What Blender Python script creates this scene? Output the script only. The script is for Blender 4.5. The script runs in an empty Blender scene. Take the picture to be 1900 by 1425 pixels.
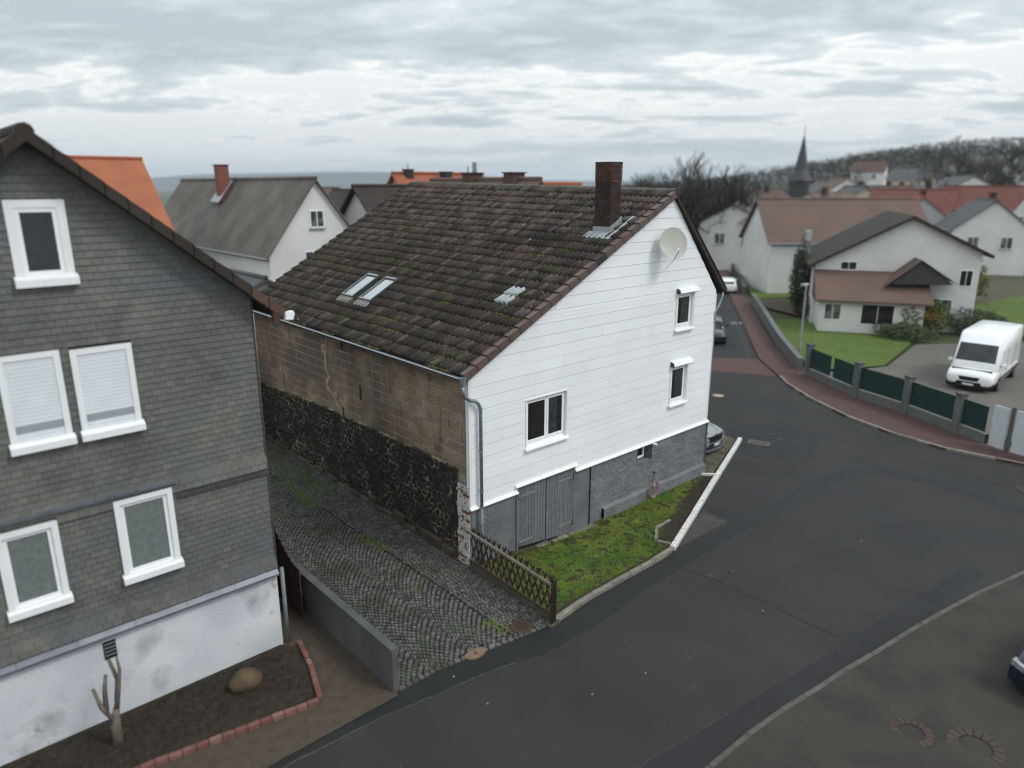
import bpy, math, random
from math import sin, cos, pi, radians, sqrt, atan2
from mathutils import Vector, Matrix, noise as mnoise
R = random.Random(7)
scene = bpy.context.scene

# ---------------------------------------------------------------- camera, sky, sun, exposure
CAMPOS = Vector((-11.224, -14.0678, 10.2275))
YAW, PITCH = radians(47.906), radians(15.504)
cd = bpy.data.cameras.new('camera'); cam = bpy.data.objects.new('camera', cd)
scene.collection.objects.link(cam); scene.camera = cam
cam.location = CAMPOS
cam.rotation_euler = (pi/2 - PITCH, 0, YAW - pi/2)
cd.sensor_width = 36; cd.lens = 36*1330.9/1900
cd.clip_start = .1; cd.clip_end = 20000
cd.dof.use_dof = True; cd.dof.focus_distance = 20.5
cd.dof.aperture_fstop = 0.22
SUN_EL, SUN_AZ = radians(48), radians(-62)      # azimuth of the sun seen from the scene, from +X
w = bpy.data.worlds.new('World'); scene.world = w; w.use_nodes = True
nt = w.node_tree; nt.nodes.clear(); N = nt.nodes.new; L = nt.links.new
out = N('ShaderNodeOutputWorld')
sky = N('ShaderNodeTexSky'); sky.sky_type = 'NISHITA'; sky.sun_disc = False
sky.sun_elevation = SUN_EL; sky.sun_rotation = pi/2 - SUN_AZ
b1 = N('ShaderNodeBackground'); b1.inputs[1].default_value = .05; L(sky.outputs[0], b1.inputs[0])
tc = N('ShaderNodeTexCoord'); sep = N('ShaderNodeSeparateXYZ'); L(tc.outputs['Generated'], sep.inputs[0])
def mth(op, a, b=None, c=None):
    n = N('ShaderNodeMath'); n.operation = op
    for i, x in enumerate((a, b, c)):
        if x is None: continue
        if isinstance(x, (int, float)): n.inputs[i].default_value = x
        else: L(x, n.inputs[i])
    return n.outputs[0]
zz = mth('MAXIMUM', sep.outputs[2], 0.0)
den = mth('ADD', zz, .085)
cmb = N('ShaderNodeCombineXYZ'); L(mth('DIVIDE', sep.outputs[0], den), cmb.inputs[0]); L(mth('DIVIDE', sep.outputs[1], den), cmb.inputs[1])
rotn = N('ShaderNodeMapping'); rotn.inputs['Rotation'].default_value = (0, 0, -YAW + radians(2)); rot0 = N('ShaderNodeMapping'); rot0.inputs['Rotation'].default_value = (0, 0, -YAW + radians(3)); L(cmb.outputs[0], rot0.inputs[0])
rotn.inputs['Rotation'].default_value = (0, 0, 0); rotn.inputs['Scale'].default_value = (1.25, .70, 1); rotn.inputs['Location'].default_value = (12.1, 3.3, 0)
L(rot0.outputs[0], rotn.inputs[0])
def wn(scale, det, rough=.55, dist=0., off=0.):
    n = N('ShaderNodeTexNoise'); n.inputs['Scale'].default_value = scale; n.inputs['Detail'].default_value = det
    n.inputs['Roughness'].default_value = rough; n.inputs['Distortion'].default_value = dist
    m = N('ShaderNodeVectorMath'); m.operation = 'ADD'; m.inputs[1].default_value = (off, off*.7, off*.3)
    L(rotn.outputs[0], m.inputs[0]); L(m.outputs[0], n.inputs['Vector']); return n.outputs['Fac']
big = wn(.26, 3, .5, .6, 4.2); mid = wn(.95, 7, .58, .5, 9.3); fine = wn(4.2, 5, .6, .4, 2.2)
val = mth('ADD', mth('MULTIPLY', big, .60), mth('ADD', mth('MULTIPLY', mid, .95), mth('MULTIPLY', fine, .38)))
ramp = N('ShaderNodeValToRGB'); L(val, ramp.inputs[0])
cr = ramp.color_ramp; cr.elements[0].position = .78; cr.elements[0].color = (.44, .50, .53, 1)
cr.elements[1].position = 1.20; cr.elements[1].color = (1.0, .985, .96, 1)
e = cr.elements.new(.92); e.color = (.62, .675, .70, 1)
e = cr.elements.new(1.04); e.color = (.81, .835, .835, 1)
# pale blue-grey veil low over the horizon
hz = N('ShaderNodeMapRange'); L(zz, hz.inputs[0]); hz.inputs[1].default_value = .0; hz.inputs[2].default_value = .085; hz.inputs[3].default_value = .75; hz.inputs[4].default_value = 0
mx = N('ShaderNodeMix'); mx.data_type = 'RGBA'; L(hz.outputs[0], mx.inputs[0]); L(ramp.outputs[0], mx.inputs[6]); mx.inputs[7].default_value = (.74, .785, .805, 1)
# overcast sky: brighter towards the zenith (CIE overcast)
lum = mth('MULTIPLY_ADD', zz, 1.3, .95)
b2 = N('ShaderNodeBackground'); L(mx.outputs[2], b2.inputs[0]); L(lum, b2.inputs[1])
ad = N('ShaderNodeAddShader'); L(b1.outputs[0], ad.inputs[0]); L(b2.outputs[0], ad.inputs[1]); 
mix = N('ShaderNodeMixShader'); mix.inputs[0].default_value = .93; L(b1.outputs[0], mix.inputs[1]); L(b2.outputs[0], mix.inputs[2])
L(mix.outputs[0], out.inputs[0])
sd = bpy.data.lights.new('sun', 'SUN'); sd.energy = 1.45; sd.angle = radians(14); sd.color = (1, .97, .93)
so = bpy.data.objects.new('sun', sd); scene.collection.objects.link(so)
so.rotation_euler = Vector((cos(SUN_EL)*cos(SUN_AZ), cos(SUN_EL)*sin(SUN_AZ), sin(SUN_EL))).to_track_quat('Z', 'Y').to_euler()
vs = scene.view_settings; vs.view_transform = 'Standard'; vs.look = 'None'; vs.exposure = .13; vs.gamma = 1; vs.use_curve_mapping = False
scene.cycles.pixel_filter_type = 'BLACKMAN_HARRIS'; scene.cycles.filter_width = 1.15
scene.cycles.max_bounces = 6; scene.cycles.diffuse_bounces = 3; scene.cycles.glossy_bounces = 3; scene.cycles.volume_bounces = 0

# ---------------------------------------------------------------- helpers
C = scene.collection
MATS = {}
def mat(name, c, c2=None, scale=3., lo=.35, hi=.65, rough=.85, spec=.3, metal=0, bump=0, bscale=30, vary=0, layers=(), det=4, emit=None, brick=None, coat=0):
    """world-position procedural material; vary = per piece value change; layers = (colour, scale, lo, hi[, detail[, stretch]])"""
    if name in MATS: return MATS[name]
    m = bpy.data.materials.new(name); m.use_nodes = True; t = m.node_tree; bs = t.nodes['Principled BSDF']; K = t.nodes.new; Q = t.links.new
    bs.inputs['Roughness'].default_value = rough; bs.inputs['Specular IOR Level'].default_value = spec; bs.inputs['Metallic'].default_value = metal
    if coat: bs.inputs['Coat Weight'].default_value = coat; bs.inputs['Coat Roughness'].default_value = .1
    geo = K('ShaderNodeNewGeometry')
    def nz(sc, d=4, st=None, dist=0):
        n = K('ShaderNodeTexNoise'); n.inputs['Scale'].default_value = sc; n.inputs['Detail'].default_value = d; n.inputs['Distortion'].default_value = dist
        if st:
            mp = K('ShaderNodeMapping'); mp.inputs['Scale'].default_value = st; Q(geo.outputs['Position'], mp.inputs[0]); Q(mp.outputs[0], n.inputs['Vector'])
        else: Q(geo.outputs['Position'], n.inputs['Vector'])
        return n.outputs['Fac']
    def mr(x, a, b, c=0, d=1):
        n = K('ShaderNodeMapRange'); Q(x, n.inputs[0]); n.inputs[1].default_value = a; n.inputs[2].default_value = b; n.inputs[3].default_value = c; n.inputs[4].default_value = d; return n.outputs[0]
    def mixc(f, a, b):
        n = K('ShaderNodeMix'); n.data_type = 'RGBA'; Q(f, n.inputs[0])
        for i, x in ((6, a), (7, b)):
            if isinstance(x, tuple): n.inputs[i].default_value = (*x, 1)
            else: Q(x, n.inputs[i])
        return n.outputs[2]
    if c2 is None: c2 = tuple(v*.86 for v in c)
    col = mixc(mr(nz(scale, det), lo, hi), c, c2)
    bh = None
    if brick:
        sc, bc, mortar, ang = brick
        bt = K('ShaderNodeTexBrick'); mp = K('ShaderNodeMapping'); mp.inputs['Rotation'].default_value = ang; Q(geo.outputs['Position'], mp.inputs[0]); Q(mp.outputs[0], bt.inputs['Vector'])
        bt.inputs['Scale'].default_value = sc; bt.inputs['Mortar Size'].default_value = .018; bt.inputs['Brick Width'].default_value = .5; bt.inputs['Row Height'].default_value = .25
        Q(col, bt.inputs['Color1']); bt.inputs['Color2'].default_value = (*bc, 1); bt.inputs['Mortar'].default_value = (*mortar, 1)
        col = bt.outputs['Color']; bh = bt.outputs['Fac']
    if vary:
        oi = K('ShaderNodeObjectInfo'); a = K('ShaderNodeMath'); a.operation = 'ADD'; Q(geo.outputs['Random Per Island'], a.inputs[0]); Q(oi.outputs['Random'], a.inputs[1])
        f = K('ShaderNodeMath'); f.operation = 'FRACT'; Q(a.outputs[0], f.inputs[0])
        hs = K('ShaderNodeHueSaturation'); Q(mr(f.outputs[0], 0, 1, 1 - vary, 1 + vary), hs.inputs['Value']); Q(col, hs.inputs['Color'])
        g2 = K('ShaderNodeMath'); g2.operation = 'MULTIPLY'; g2.inputs[1].default_value = 7.31; Q(f.outputs[0], g2.inputs[0]); g3 = K('ShaderNodeMath'); g3.operation = 'FRACT'; Q(g2.outputs[0], g3.inputs[0])
        Q(mr(g3.outputs[0], 0, 1, 1 - vary*.8, 1 + vary*.8), hs.inputs['Saturation']); col = hs.outputs[0]
    for ly in layers:
        cc, sc, l0, h0 = ly[:4]; d = ly[4] if len(ly) > 4 else 5; st = ly[5] if len(ly) > 5 else None
        col = mixc(mr(nz(sc, d, st), l0, h0), col, cc)
    Q(col, bs.inputs['Base Color'])
    if bump or bh is not None:
        bm = K('ShaderNodeBump'); bm.inputs['Strength'].default_value = bump or .4; bm.inputs['Distance'].default_value = .02
        Q(nz(bscale, 6), bm.inputs['Height'])
        if bh is not None:
            b3 = K('ShaderNodeBump'); b3.invert = True; b3.inputs['Strength'].default_value = .6; b3.inputs['Distance'].default_value = .01; Q(bh, b3.inputs['Height']); Q(b3.outputs[0], bm.inputs['Normal'])
        Q(bm.outputs[0], bs.inputs['Normal'])
    if emit: bs.inputs['Emission Color'].default_value = (*emit, 1); bs.inputs['Emission Strength'].default_value = 1
    MATS[name] = m; return m

class MB:
    """collects faces; build() links them as one mesh object"""
    def __init__(s, M=None): s.v = []; s.f = []; s.M = M; s.mi = []; s.cur = 0
    def add(s, vs, fs):
        b = len(s.v)
        s.v += [tuple(s.M @ Vector(p)) if s.M else tuple(p) for p in vs]; s.f += [tuple(i + b for i in f) for f in fs]; s.mi += [s.cur]*len(fs); return s
    def quad(s, *p): return s.add(p, [tuple(range(len(p)))])
    def box(s, x0, x1, y0, y1, z0, z1):
        return s.add([(x0,y0,z0),(x1,y0,z0),(x1,y1,z0),(x0,y1,z0),(x0,y0,z1),(x1,y0,z1),(x1,y1,z1),(x0,y1,z1)],
            [(0,3,2,1),(4,5,6,7),(0,1,5,4),(1,2,6,5),(2,3,7,6),(3,0,4,7)])
    def cbox(s, x0, x1, y0, y1, z0, z1, c):
        """box with chamfered top rim and upright edges"""
        ring = lambda i, z: [(x0+i,y0,z),(x1-i,y0,z),(x1,y0+i,z),(x1,y1-i,z),(x1-i,y1,z),(x0+i,y1,z),(x0,y1-i,z),(x0,y0+i,z)]
        top = [(x0+c*1.2,y0+c,z1),(x1-c*1.2,y0+c,z1),(x1-c,y0+c*1.2,z1),(x1-c,y1-c*1.2,z1),(x1-c*1.2,y1-c,z1),(x0+c*1.2,y1-c,z1),(x0+c,y1-c*1.2,z1),(x0+c,y0+c*1.2,z1)]
        return s.add(ring(c, z0) + ring(c, z1-c) + top, [tuple((i+8*k, (i+1)%8+8*k, (i+1)%8+8*k+8, i+8*k+8)) for k in (0,1) for i in range(8)] + [tuple(range(16,24))])
    def prism(s, poly, a, b, ax='y'):
        """poly in the plane across axis ax, swept from a to b"""
        n = len(poly)
        mk = {'y': lambda p, t: (p[0], t, p[1]), 'x': lambda p, t: (t, p[0], p[1]), 'z': lambda p, t: (p[0], p[1], t)}[ax]
        return s.add([mk(p, a) for p in poly] + [mk(p, b) for p in poly],
            [tuple(range(n)), tuple(range(2*n-1, n-1, -1))] + [(i, (i+1)%n, (i+1)%n+n, i+n) for i in range(n)])
    def tube(s, pts, r, n=8, caps=True):
        pts = [Vector(p) for p in pts]; rs = r if isinstance(r, (list, tuple)) else [r]*len(pts); V = []; F = []; prev = None
        for i, p in enumerate(pts):
            t = (pts[min(i+1, len(pts)-1)] - pts[max(i-1, 0)]).normalized()
            a = (prev - t*prev.dot(t)).normalized() if prev else t.orthogonal().normalized()
            prev = a; b = t.cross(a)
            V += [p + (a*cos(2*pi*k/n) + b*sin(2*pi*k/n))*rs[i] for k in range(n)]
        for i in range(len(pts)-1): F += [(i*n+k, i*n+(k+1)%n, (i+1)*n+(k+1)%n, (i+1)*n+k) for k in range(n)]
        if caps: F += [tuple(range(n-1, -1, -1)), tuple(range(len(V)-n, len(V)))]
        return s.add(V, F)
    def bar(s, a, b, w_, h_):
        """rectangular bar from a to b"""
        a, b = Vector(a), Vector(b); t = (b-a).normalized(); side = t.cross(Vector((0,0,1)))
        side = side.normalized() if side.length > .01 else Vector((1,0,0)); up = side.cross(t)
        q = [side*(w_/2)*i + up*(h_/2)*j for i, j in ((-1,-1),(1,-1),(1,1),(-1,1))]
        return s.add([a+x for x in q] + [b+x for x in q], [(0,1,2,3),(7,6,5,4),(0,4,5,1),(1,5,6,2),(2,6,7,3),(3,7,4,0)])
    def mesh(s, name):
        me = bpy.data.meshes.new(name); me.from_pydata(s.v, [], s.f); me.update()
        return me
    def build(s, name, m, parent=None, origin=None, smooth=False, **props):
        o0 = Vector(origin) if origin is not None else Vector((0,0,0))
        if parent is not None and origin is None: o0 = wloc(parent)
        if o0.length: s.v = [tuple(Vector(p) - o0) for p in s.v]
        me = s.mesh(name)
        for x in (m if isinstance(m, (list, tuple)) else [m]): me.materials.append(x)
        if any(s.mi): me.polygons.foreach_set('material_index', s.mi)
        if smooth: me.polygons.foreach_set('use_smooth', [True]*len(me.polygons))
        o = bpy.data.objects.new(name, me); C.objects.link(o)
        o.location = o0 - (wloc(parent) if parent is not None else Vector((0,0,0)))
        if parent is not None: o.parent = parent
        for k, v in props.items(): o[k] = v
        return o
WL = {}
def wloc(o):
    p = Vector((0,0,0))
    while o is not None: p += o.location; o = o.parent
    return p
def thing(name, label, cat, loc=(0,0,0), group=None):
    o = bpy.data.objects.new(name, None); C.objects.link(o); o.location = loc; o.empty_display_size = .2
    o['label'] = label; o['category'] = cat
    if group: o['group'] = group
    return o
def tag(o, label, cat, group=None):
    o['label'] = label; o['category'] = cat
    if group: o['group'] = group
    return o
def inst(name, me, parent, M):
    """one more object on shared mesh data, placed by a world matrix (parents only translate)"""
    o = bpy.data.objects.new(name, me); C.objects.link(o); o.parent = parent
    o.matrix_local = Matrix.Translation(-wloc(parent)) @ M if parent is not None else M
    return o
def copy_tree(o, parent=None):
    c = o.copy(); C.objects.link(c); c.parent = parent
    for ch in list(o.children): copy_tree(ch, c)
    return c
def smooth01(t): t = min(max(t, 0), 1); return t*t*(3-2*t)
def gz(x, y=0): return -.42*smooth01((x+1)/5.5)
FX, FY = cos(YAW), sin(YAW)
def terrain(x, y):
    f = (x-CAMPOS.x)*FX + (y-CAMPOS.y)*FY; r = (x-CAMPOS.x)*FY - (y-CAMPOS.y)*FX
    h = gz(x, y)
    if f > 90:
        k = r/f
        h += 26*smooth01((f-95)/330)*smooth01((k-.08)/.60) - 14*smooth01((f-120)/500)*smooth01((.1-k)/.3)
        h += 2.0*smooth01((f-150)/300)*mnoise.noise((x*.012, y*.012, 3))
    return h
def drape(name, poly, dz, m, thick=0, step=.6, **props):
    """flat sheet cut from a polygon and laid on the ground function"""
    import bmesh
    bm = bmesh.new(); bm.faces.new([bm.verts.new((x, y, 0)) for x, y in poly])
    xs = [p[0] for p in poly]; lo, hi = max(min(xs), -1.2), min(max(xs), 4.8)
    x = lo + step
    while x < hi:
        bmesh.ops.bisect_plane(bm, geom=bm.verts[:]+bm.edges[:]+bm.faces[:], plane_co=(x,0,0), plane_no=(1,0,0)); x += step
    bmesh.ops.triangulate(bm, faces=bm.faces[:])
    if thick:
        r = bmesh.ops.extrude_face_region(bm, geom=bm.faces[:])
        for v in [g for g in r['geom'] if isinstance(g, bmesh.types.BMVert)]: v.co.z = -thick
    for v in bm.verts: v.co.z += gz(v.co.x) + dz
    bmesh.ops.recalc_face_normals(bm, faces=bm.faces[:])
    me = bpy.data.meshes.new(name); bm.to_mesh(me); bm.free(); me.materials.append(m)
    if sum(p.normal.z*p.area for p in me.polygons) < 0 and not thick: me.flip_normals()
    o = bpy.data.objects.new(name, me); C.objects.link(o)
    for k, v in props.items(): o[k] = v
    return o

# ---------------------------------------------------------------- materials
asph = mat('asphalt', (0.0274,0.0274,0.0288), (0.0370,0.0362,0.0370), scale=.35, lo=.35, hi=.7, rough=.85, bump=.45, bscale=160, spec=.22,
    layers=[((.065,.065,.064), 55, .60, .72), ((.030,.030,.032), .9, .56, .74, 7, (1,.35,1)), ((.042,.041,.040), 1.6, .62, .8, 7, (.5,1.2,1)), ((.15,.15,.15), 9, .78, .80, 2)])
asph_new = mat('asphalt_new', (0.0078,0.0084,0.0092), (0.0116,0.0121,0.0130), scale=1.2, rough=.7, bump=.3, bscale=170, spec=.4, layers=[((.055,.055,.057), 80, .66, .74)])
asph_patch = mat('asphalt_patch', (0.0156,0.0156,0.0172), (0.0205,0.0205,0.0221), scale=1.2, rough=.75, bump=.3, bscale=170, layers=[((.07,.07,.07), 80, .66, .74)])
asph_old = mat('asphalt_old', (.060,.060,.059), (.078,.076,.072), scale=.8, rough=.9, bump=.4, bscale=140, layers=[((.12,.118,.11), 110, .62, .72), ((.04,.039,.036), 2.5, .55, .75)])
asph_line = mat('seam_filler', (.012,.012,.013), (.03,.03,.03), scale=8, rough=.6)
seam_light = mat('seam_dust', (0.0588,0.0588,0.0588), (0.0378,0.0378,0.0378), scale=8, rough=.95)
setts = mat('basalt_sett', (0.0673,0.0673,0.0642), (0.1056,0.1033,0.0969), scale=7, rough=.72, spec=.4, vary=.42, bump=.3, bscale=60, layers=[((.042,.044,.028), .8, .52, .72, 6), ((.05,.07,.018), 1.7, .62, .76, 7)])
settbed = mat('sett_joint', (0.0154,0.0147,0.0126), (0.0245,0.0252,0.0140), scale=2.5, rough=.95, bump=.5, bscale=60, layers=[((.045,.07,.015), 1.3, .56, .68, 6)])
moss = mat('moss', (.060,.085,.012), (.11,.13,.02), scale=12, rough=.95, bump=.6, bscale=90)
rmoss = mat('roof_moss', (0.0633,0.0713,0.0115), (0.1265,0.1323,0.0207), scale=9, rough=.95, bump=.6, bscale=90)
grassm = mat('grass_blade', (0.1062,0.2299,0.0355), (0.2510,0.3298,0.0591), scale=1.1, rough=.7, vary=.35, spec=.25, layers=[((.24,.21,.05), .8, .54, .74, 5), ((.05,.085,.015), 1.9, .56, .72, 4)])
leafm = mat('weed_leaf', (0.0540,0.1560,0.0240), (0.0840,0.2040,0.0360), scale=2, rough=.6, vary=.3, spec=.3)
soil = mat('garden_soil', (0.0210,0.0161,0.0119), (0.0385,0.0294,0.0210), scale=9, rough=.95, bump=.8, bscale=40, layers=[((.10,.075,.045), 30, .66, .72)])
lawnbed = mat('lawn_ground', (.028,.030,.012), (.045,.035,.020), scale=3, rough=.95, bump=.8, bscale=50)
field = mat('terrain_green', (.045,.060,.022), (.060,.056,.036), scale=.05, rough=.95, layers=[((.075,.065,.045), .02, .5, .62)])
redpave = mat('red_paver', (.125,.062,.052), (.095,.052,.046), scale=2, rough=.85, vary=0, brick=(4.5, (.085,.048,.045), (.045,.032,.03), (0,0,radians(37))), layers=[((.06,.05,.045), .9, .55, .75)], bump=.2, bscale=90)
walkpave = mat('walk_surface', (0.0432,0.0389,0.0331), (0.0331,0.0310,0.0274), scale=1.1, rough=.9, bump=.4, bscale=60, layers=[((.06,.054,.046), 40, .6, .72), ((.026,.027,.023), 1.1, .52, .75)])
kerbm = mat('kerb_stone', (.165,.15,.125), (.23,.21,.175), scale=5, rough=.85, bump=.5, bscale=60, vary=.15, layers=[((.08,.08,.045), 6, .55, .72), ((.05,.05,.045), 14, .62, .72)])
kerbw = mat('kerb_white_paint', (.66,.66,.64), (.5,.49,.46), scale=9, rough=.7, bump=.5, bscale=45, vary=.05, layers=[((.16,.15,.14), 17, .60, .66), ((.3,.29,.27), 4, .6, .75)])
white = mat('white_siding', (.80,.82,.83), (.75,.77,.785), scale=.6, rough=.42, spec=.4, vary=.02, bump=.05, bscale=8, layers=[((.66,.68,.69), 1.2, .66, .9, 5, (3,3,.3))])
whitep = mat('white_pvc', (.84,.85,.85), (.80,.81,.81), rough=.35, spec=.5)
trimw = mat('white_trim', (0.7912,0.8004,0.8096), (0.7544,0.7636,0.7728), rough=.35, spec=.5, metal=.0)
plinth = mat('grey_plinth', (0.1187,0.1245,0.1311), (0.1615,0.1672,0.1729), scale=1.6, rough=.8, bump=.5, bscale=35, vary=.05, layers=[((.22,.225,.23), 7, .62, .8), ((.10,.09,.08), 1.1, .66, .85)])
doorm = mat('grey_door_paint', (.150,.156,.163), (.12,.125,.13), scale=4, rough=.65, bump=.15, bscale=60, vary=.1)
blockm = mat('pumice_block', (0.2516,0.1883,0.1368), (0.3438,0.2632,0.1946), scale=1.5, rough=.95, bump=.9, bscale=26, vary=.20, layers=[((.055,.044,.036), 22, .56, .68), ((.135,.108,.088), .35, .45, .62), ((.20,.18,.155), 30, .70, .78), ((.05,.043,.037), 1.2, .60, .8, 6, (2,2,.35))])
mortar = mat('block_mortar', (0.3780,0.3276,0.2520), (0.2646,0.2268,0.1826), scale=2.5, rough=.95, bump=.5, bscale=40, layers=[((.13,.108,.088), .8, .45, .7)])
mortar_tan = mat('mortar_patch', (0.3795,0.3220,0.2300), (0.2875,0.2415,0.1725), scale=5, rough=.95, bump=.5, bscale=40)
basalt = mat('basalt_rubble', (0.0154,0.0147,0.0140), (0.0294,0.0273,0.0252), scale=4, rough=.8, spec=.35, bump=.9, bscale=22, vary=.35, layers=[((.07,.062,.05), 9, .64, .76)])
smortar = mat('rubble_mortar', (.05,.042,.032), (.30,.245,.16), scale=1.1, lo=.42, hi=.60, rough=.95, bump=.5, bscale=40, layers=[((.03,.026,.022), 5, .48, .62), ((.2,.16,.10), 2.2, .66, .8)])
sandst = mat('brown_sandstone', (.075,.055,.042), (.11,.085,.062), scale=3, rough=.95, bump=.8, bscale=25, vary=.25, layers=[((.035,.035,.022), 2, .5, .7)])
wbrick = mat('painted_brick', (.60,.60,.585), (.48,.475,.46), scale=12, rough=.75, bump=.6, bscale=40, vary=.08, layers=[((.22,.070,.045), 8.5, .575, .61, 4), ((.05,.045,.04), 11, .62, .67)])
rbrick = mat('bare_brick', (.26,.075,.045), (.16,.05,.035), scale=8, rough=.85, bump=.5, bscale=40, vary=.2, layers=[((.5,.48,.46), 13, .6, .66)])
chbrick = mat('chimney_brick', (0.0450,0.0255,0.0225), (0.0300,0.0195,0.0188), scale=4, rough=.8, bump=.4, bscale=60, vary=.28)
chbrick2 = mat('chimney_brick_top', (0.0756,0.0374,0.0259), (0.0504,0.0274,0.0216), scale=6, rough=.85, bump=.4, bscale=60, vary=.25)
chmortar = mat('chimney_mortar', (.018,.015,.014), (.03,.026,.024), rough=.95)
tilem = mat('roof_tile', (0.0323,0.0250,0.0218), (0.0533,0.0404,0.0355), scale=1.1, rough=.78, spec=.3, vary=.38, bump=.5, bscale=45,
    layers=[((.026,.021,.019), 1.3, .50, .70, 5), ((.105,.084,.075), 1.9, .60, .80, 5, (1,1,2)), ((.085,.08,.07), 26, .62, .72), ((.38,.37,.35), 6.5, .715, .735, 4), ((.045,.052,.010), 2.6, .57, .68, 7)])
tilep = mat('roof_tile_pale', (0.0697,0.0525,0.0476), (0.1025,0.0795,0.0722), scale=2.1, rough=.8, spec=.3, vary=.3, bump=.5, bscale=45, layers=[((.035,.029,.026), 2.3, .54, .70, 5), ((.16,.15,.135), 24, .62, .72), ((.38,.37,.35), 6.5, .70, .72, 4)])
ridgem = mat('ridge_tile', (0.0735,0.0700,0.0560), (0.1190,0.1155,0.0980), scale=8, rough=.9, bump=.7, bscale=40, vary=.2, layers=[((.10,.10,.03), 3, .55, .68), ((.05,.045,.04), 7, .6, .7)])
vergem = mat('verge_tile', (0.0840,0.0528,0.0480), (0.1040,0.0656,0.0584), scale=3, rough=.5, spec=.45, vary=.1, layers=[((.06,.045,.042), 7, .6, .75)])
blackm = mat('dark_verge_slate', (.022,.023,.025), (.032,.032,.034), rough=.6, bump=.2, bscale=20)
zinc = mat('zinc', (.30,.34,.38), (.22,.25,.28), scale=6, rough=.45, metal=.55, spec=.5, layers=[((.40,.42,.44), 20, .6, .75)])
zincw = mat('zinc_bright', (.62,.65,.67), (.5,.52,.54), scale=6, rough=.4, metal=.3)
lead = mat('lead_flashing', (0.2700,0.3000,0.3225), (0.3600,0.3900,0.4050), scale=14, rough=.5, metal=.3, bump=.3, bscale=30, layers=[((.15,.17,.18), 30, .6, .7)])
greypipe = mat('grey_painted_pipe', (.20,.21,.215), (.16,.165,.17), rough=.5)
dark = mat('dark_gap', (.012,.012,.012), (.018,.018,.018), rough=.9)
dglass = mat('window_glass', (.012,.013,.014), (.022,.022,.022), scale=2, rough=.07, spec=.55)
curtain = mat('glass_over_curtain', (.13,.15,.15), (.17,.19,.185), scale=9, rough=.12, spec=.5)
skyglass = mat('skylight_glass', (.46,.50,.52), (.50,.54,.56), rough=.06, metal=.7, spec=.8)
frameg = mat('skylight_frame', (.075,.08,.083), (.05,.052,.055), rough=.4, metal=.3)
framel = mat('skylight_frame_light', (.34,.35,.35), (.28,.29,.29), rough=.4, metal=.3)
gtile = mat('glass_tile', (0.3150,0.3525,0.3750), (0.4125,0.4425,0.4575), scale=14, rough=.15, spec=.6, metal=.2)
dishm = mat('dish_paint', (.47,.465,.42), (.41,.405,.365), scale=2.5, rough=.5, layers=[((.28,.27,.23), 26, .70, .74)])
rust = mat('rusty_iron', (.10,.055,.040), (.06,.040,.033), scale=12, rough=.8, metal=.3, bump=.4, bscale=60)
tan = mat('tan_concrete', (.42,.35,.25), (.33,.28,.2), scale=12, rough=.85)
iron = mat('cast_iron', (.05,.048,.046), (.075,.07,.066), scale=10, rough=.6, metal=.4)
fencew = mat('fence_lath', (.033,.022,.019), (.05,.034,.028), scale=9, rough=.75, vary=.2, bump=.3, bscale=60)
railw = mat('fence_rail', (.25,.215,.17), (.16,.135,.11), scale=7, rough=.8, bump=.3, bscale=50)
conc = mat('concrete', (.15,.142,.128), (.21,.2,.185), scale=3, rough=.9, bump=.4, bscale=40, layers=[((.07,.07,.05), 2, .55, .75)])
concd = mat('garden_wall_concrete', (0.0978,0.0978,0.0978), (0.0723,0.0723,0.0706), scale=1.6, rough=.9, bump=.3, bscale=40)
hosep = mat('pink_hose', (.42,.22,.20), (.35,.2,.18), rough=.5)
slate = mat('slate_shingle', (0.0972,0.0972,0.0900), (0.1350,0.1333,0.1206), scale=.55, rough=.6, spec=.4, vary=.13, bump=.3, bscale=40, layers=[((.10,.108,.115), .9, .5, .7), ((.075,.076,.070), 1.3, .58, .8, 5)])
slateb = mat('slate_backing', (.05,.05,.05), (.06,.06,.06), rough=.9)
flash = mat('blue_grey_flashing', (.115,.125,.15), (.15,.16,.185), scale=3, rough=.45, metal=.3, vary=.1)
plasterw = mat('white_plaster', (.60,.62,.64), (.48,.50,.53), scale=.8, rough=.85, bump=.5, bscale=18, layers=[((.22,.23,.24), .9, .58, .78, 6), ((.12,.12,.12), 2.2, .66, .8, 6)])
shutter = mat('roller_shutter', (.70,.73,.77), (.66,.69,.73), rough=.5)
shutterd = mat('shutter_gap', (.32,.34,.37), (.27,.29,.32), rough=.5)
redwood = mat('dark_red_wood', (.075,.042,.034), (.05,.030,.026), scale=5, rough=.8, vary=.2, bump=.3, bscale=40)
edgebrick = mat('pink_edging_brick', (.19,.085,.072), (.14,.07,.062), scale=5, rough=.85, vary=.2, bump=.4, bscale=50)
gravelb = mat('brown_gravel', (0.0788,0.0615,0.0450), (0.0562,0.0450,0.0345), scale=4, rough=.95, bump=.9, bscale=60, layers=[((.16,.13,.10), 60, .6, .7)])
bark = mat('bark', (.085,.07,.056), (.055,.046,.038), scale=9, rough=.95, bump=.6, bscale=40)
paleBark = mat('pale_bark', (0.1540,0.1330,0.1120), (0.1050,0.0840,0.0665), scale=9, rough=.9, bump=.6, bscale=40)
twig = mat('twigs', (0.0316,0.0281,0.0235), (0.0459,0.0408,0.0337), scale=2, rough=.95)
evergreen = mat('evergreen_leaf', (.022,.035,.018), (.038,.055,.026), scale=1.5, rough=.8, vary=.3)
spruce = mat('slate_spire', (.040,.043,.048), (.055,.058,.062), scale=1, rough=.6)
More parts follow.
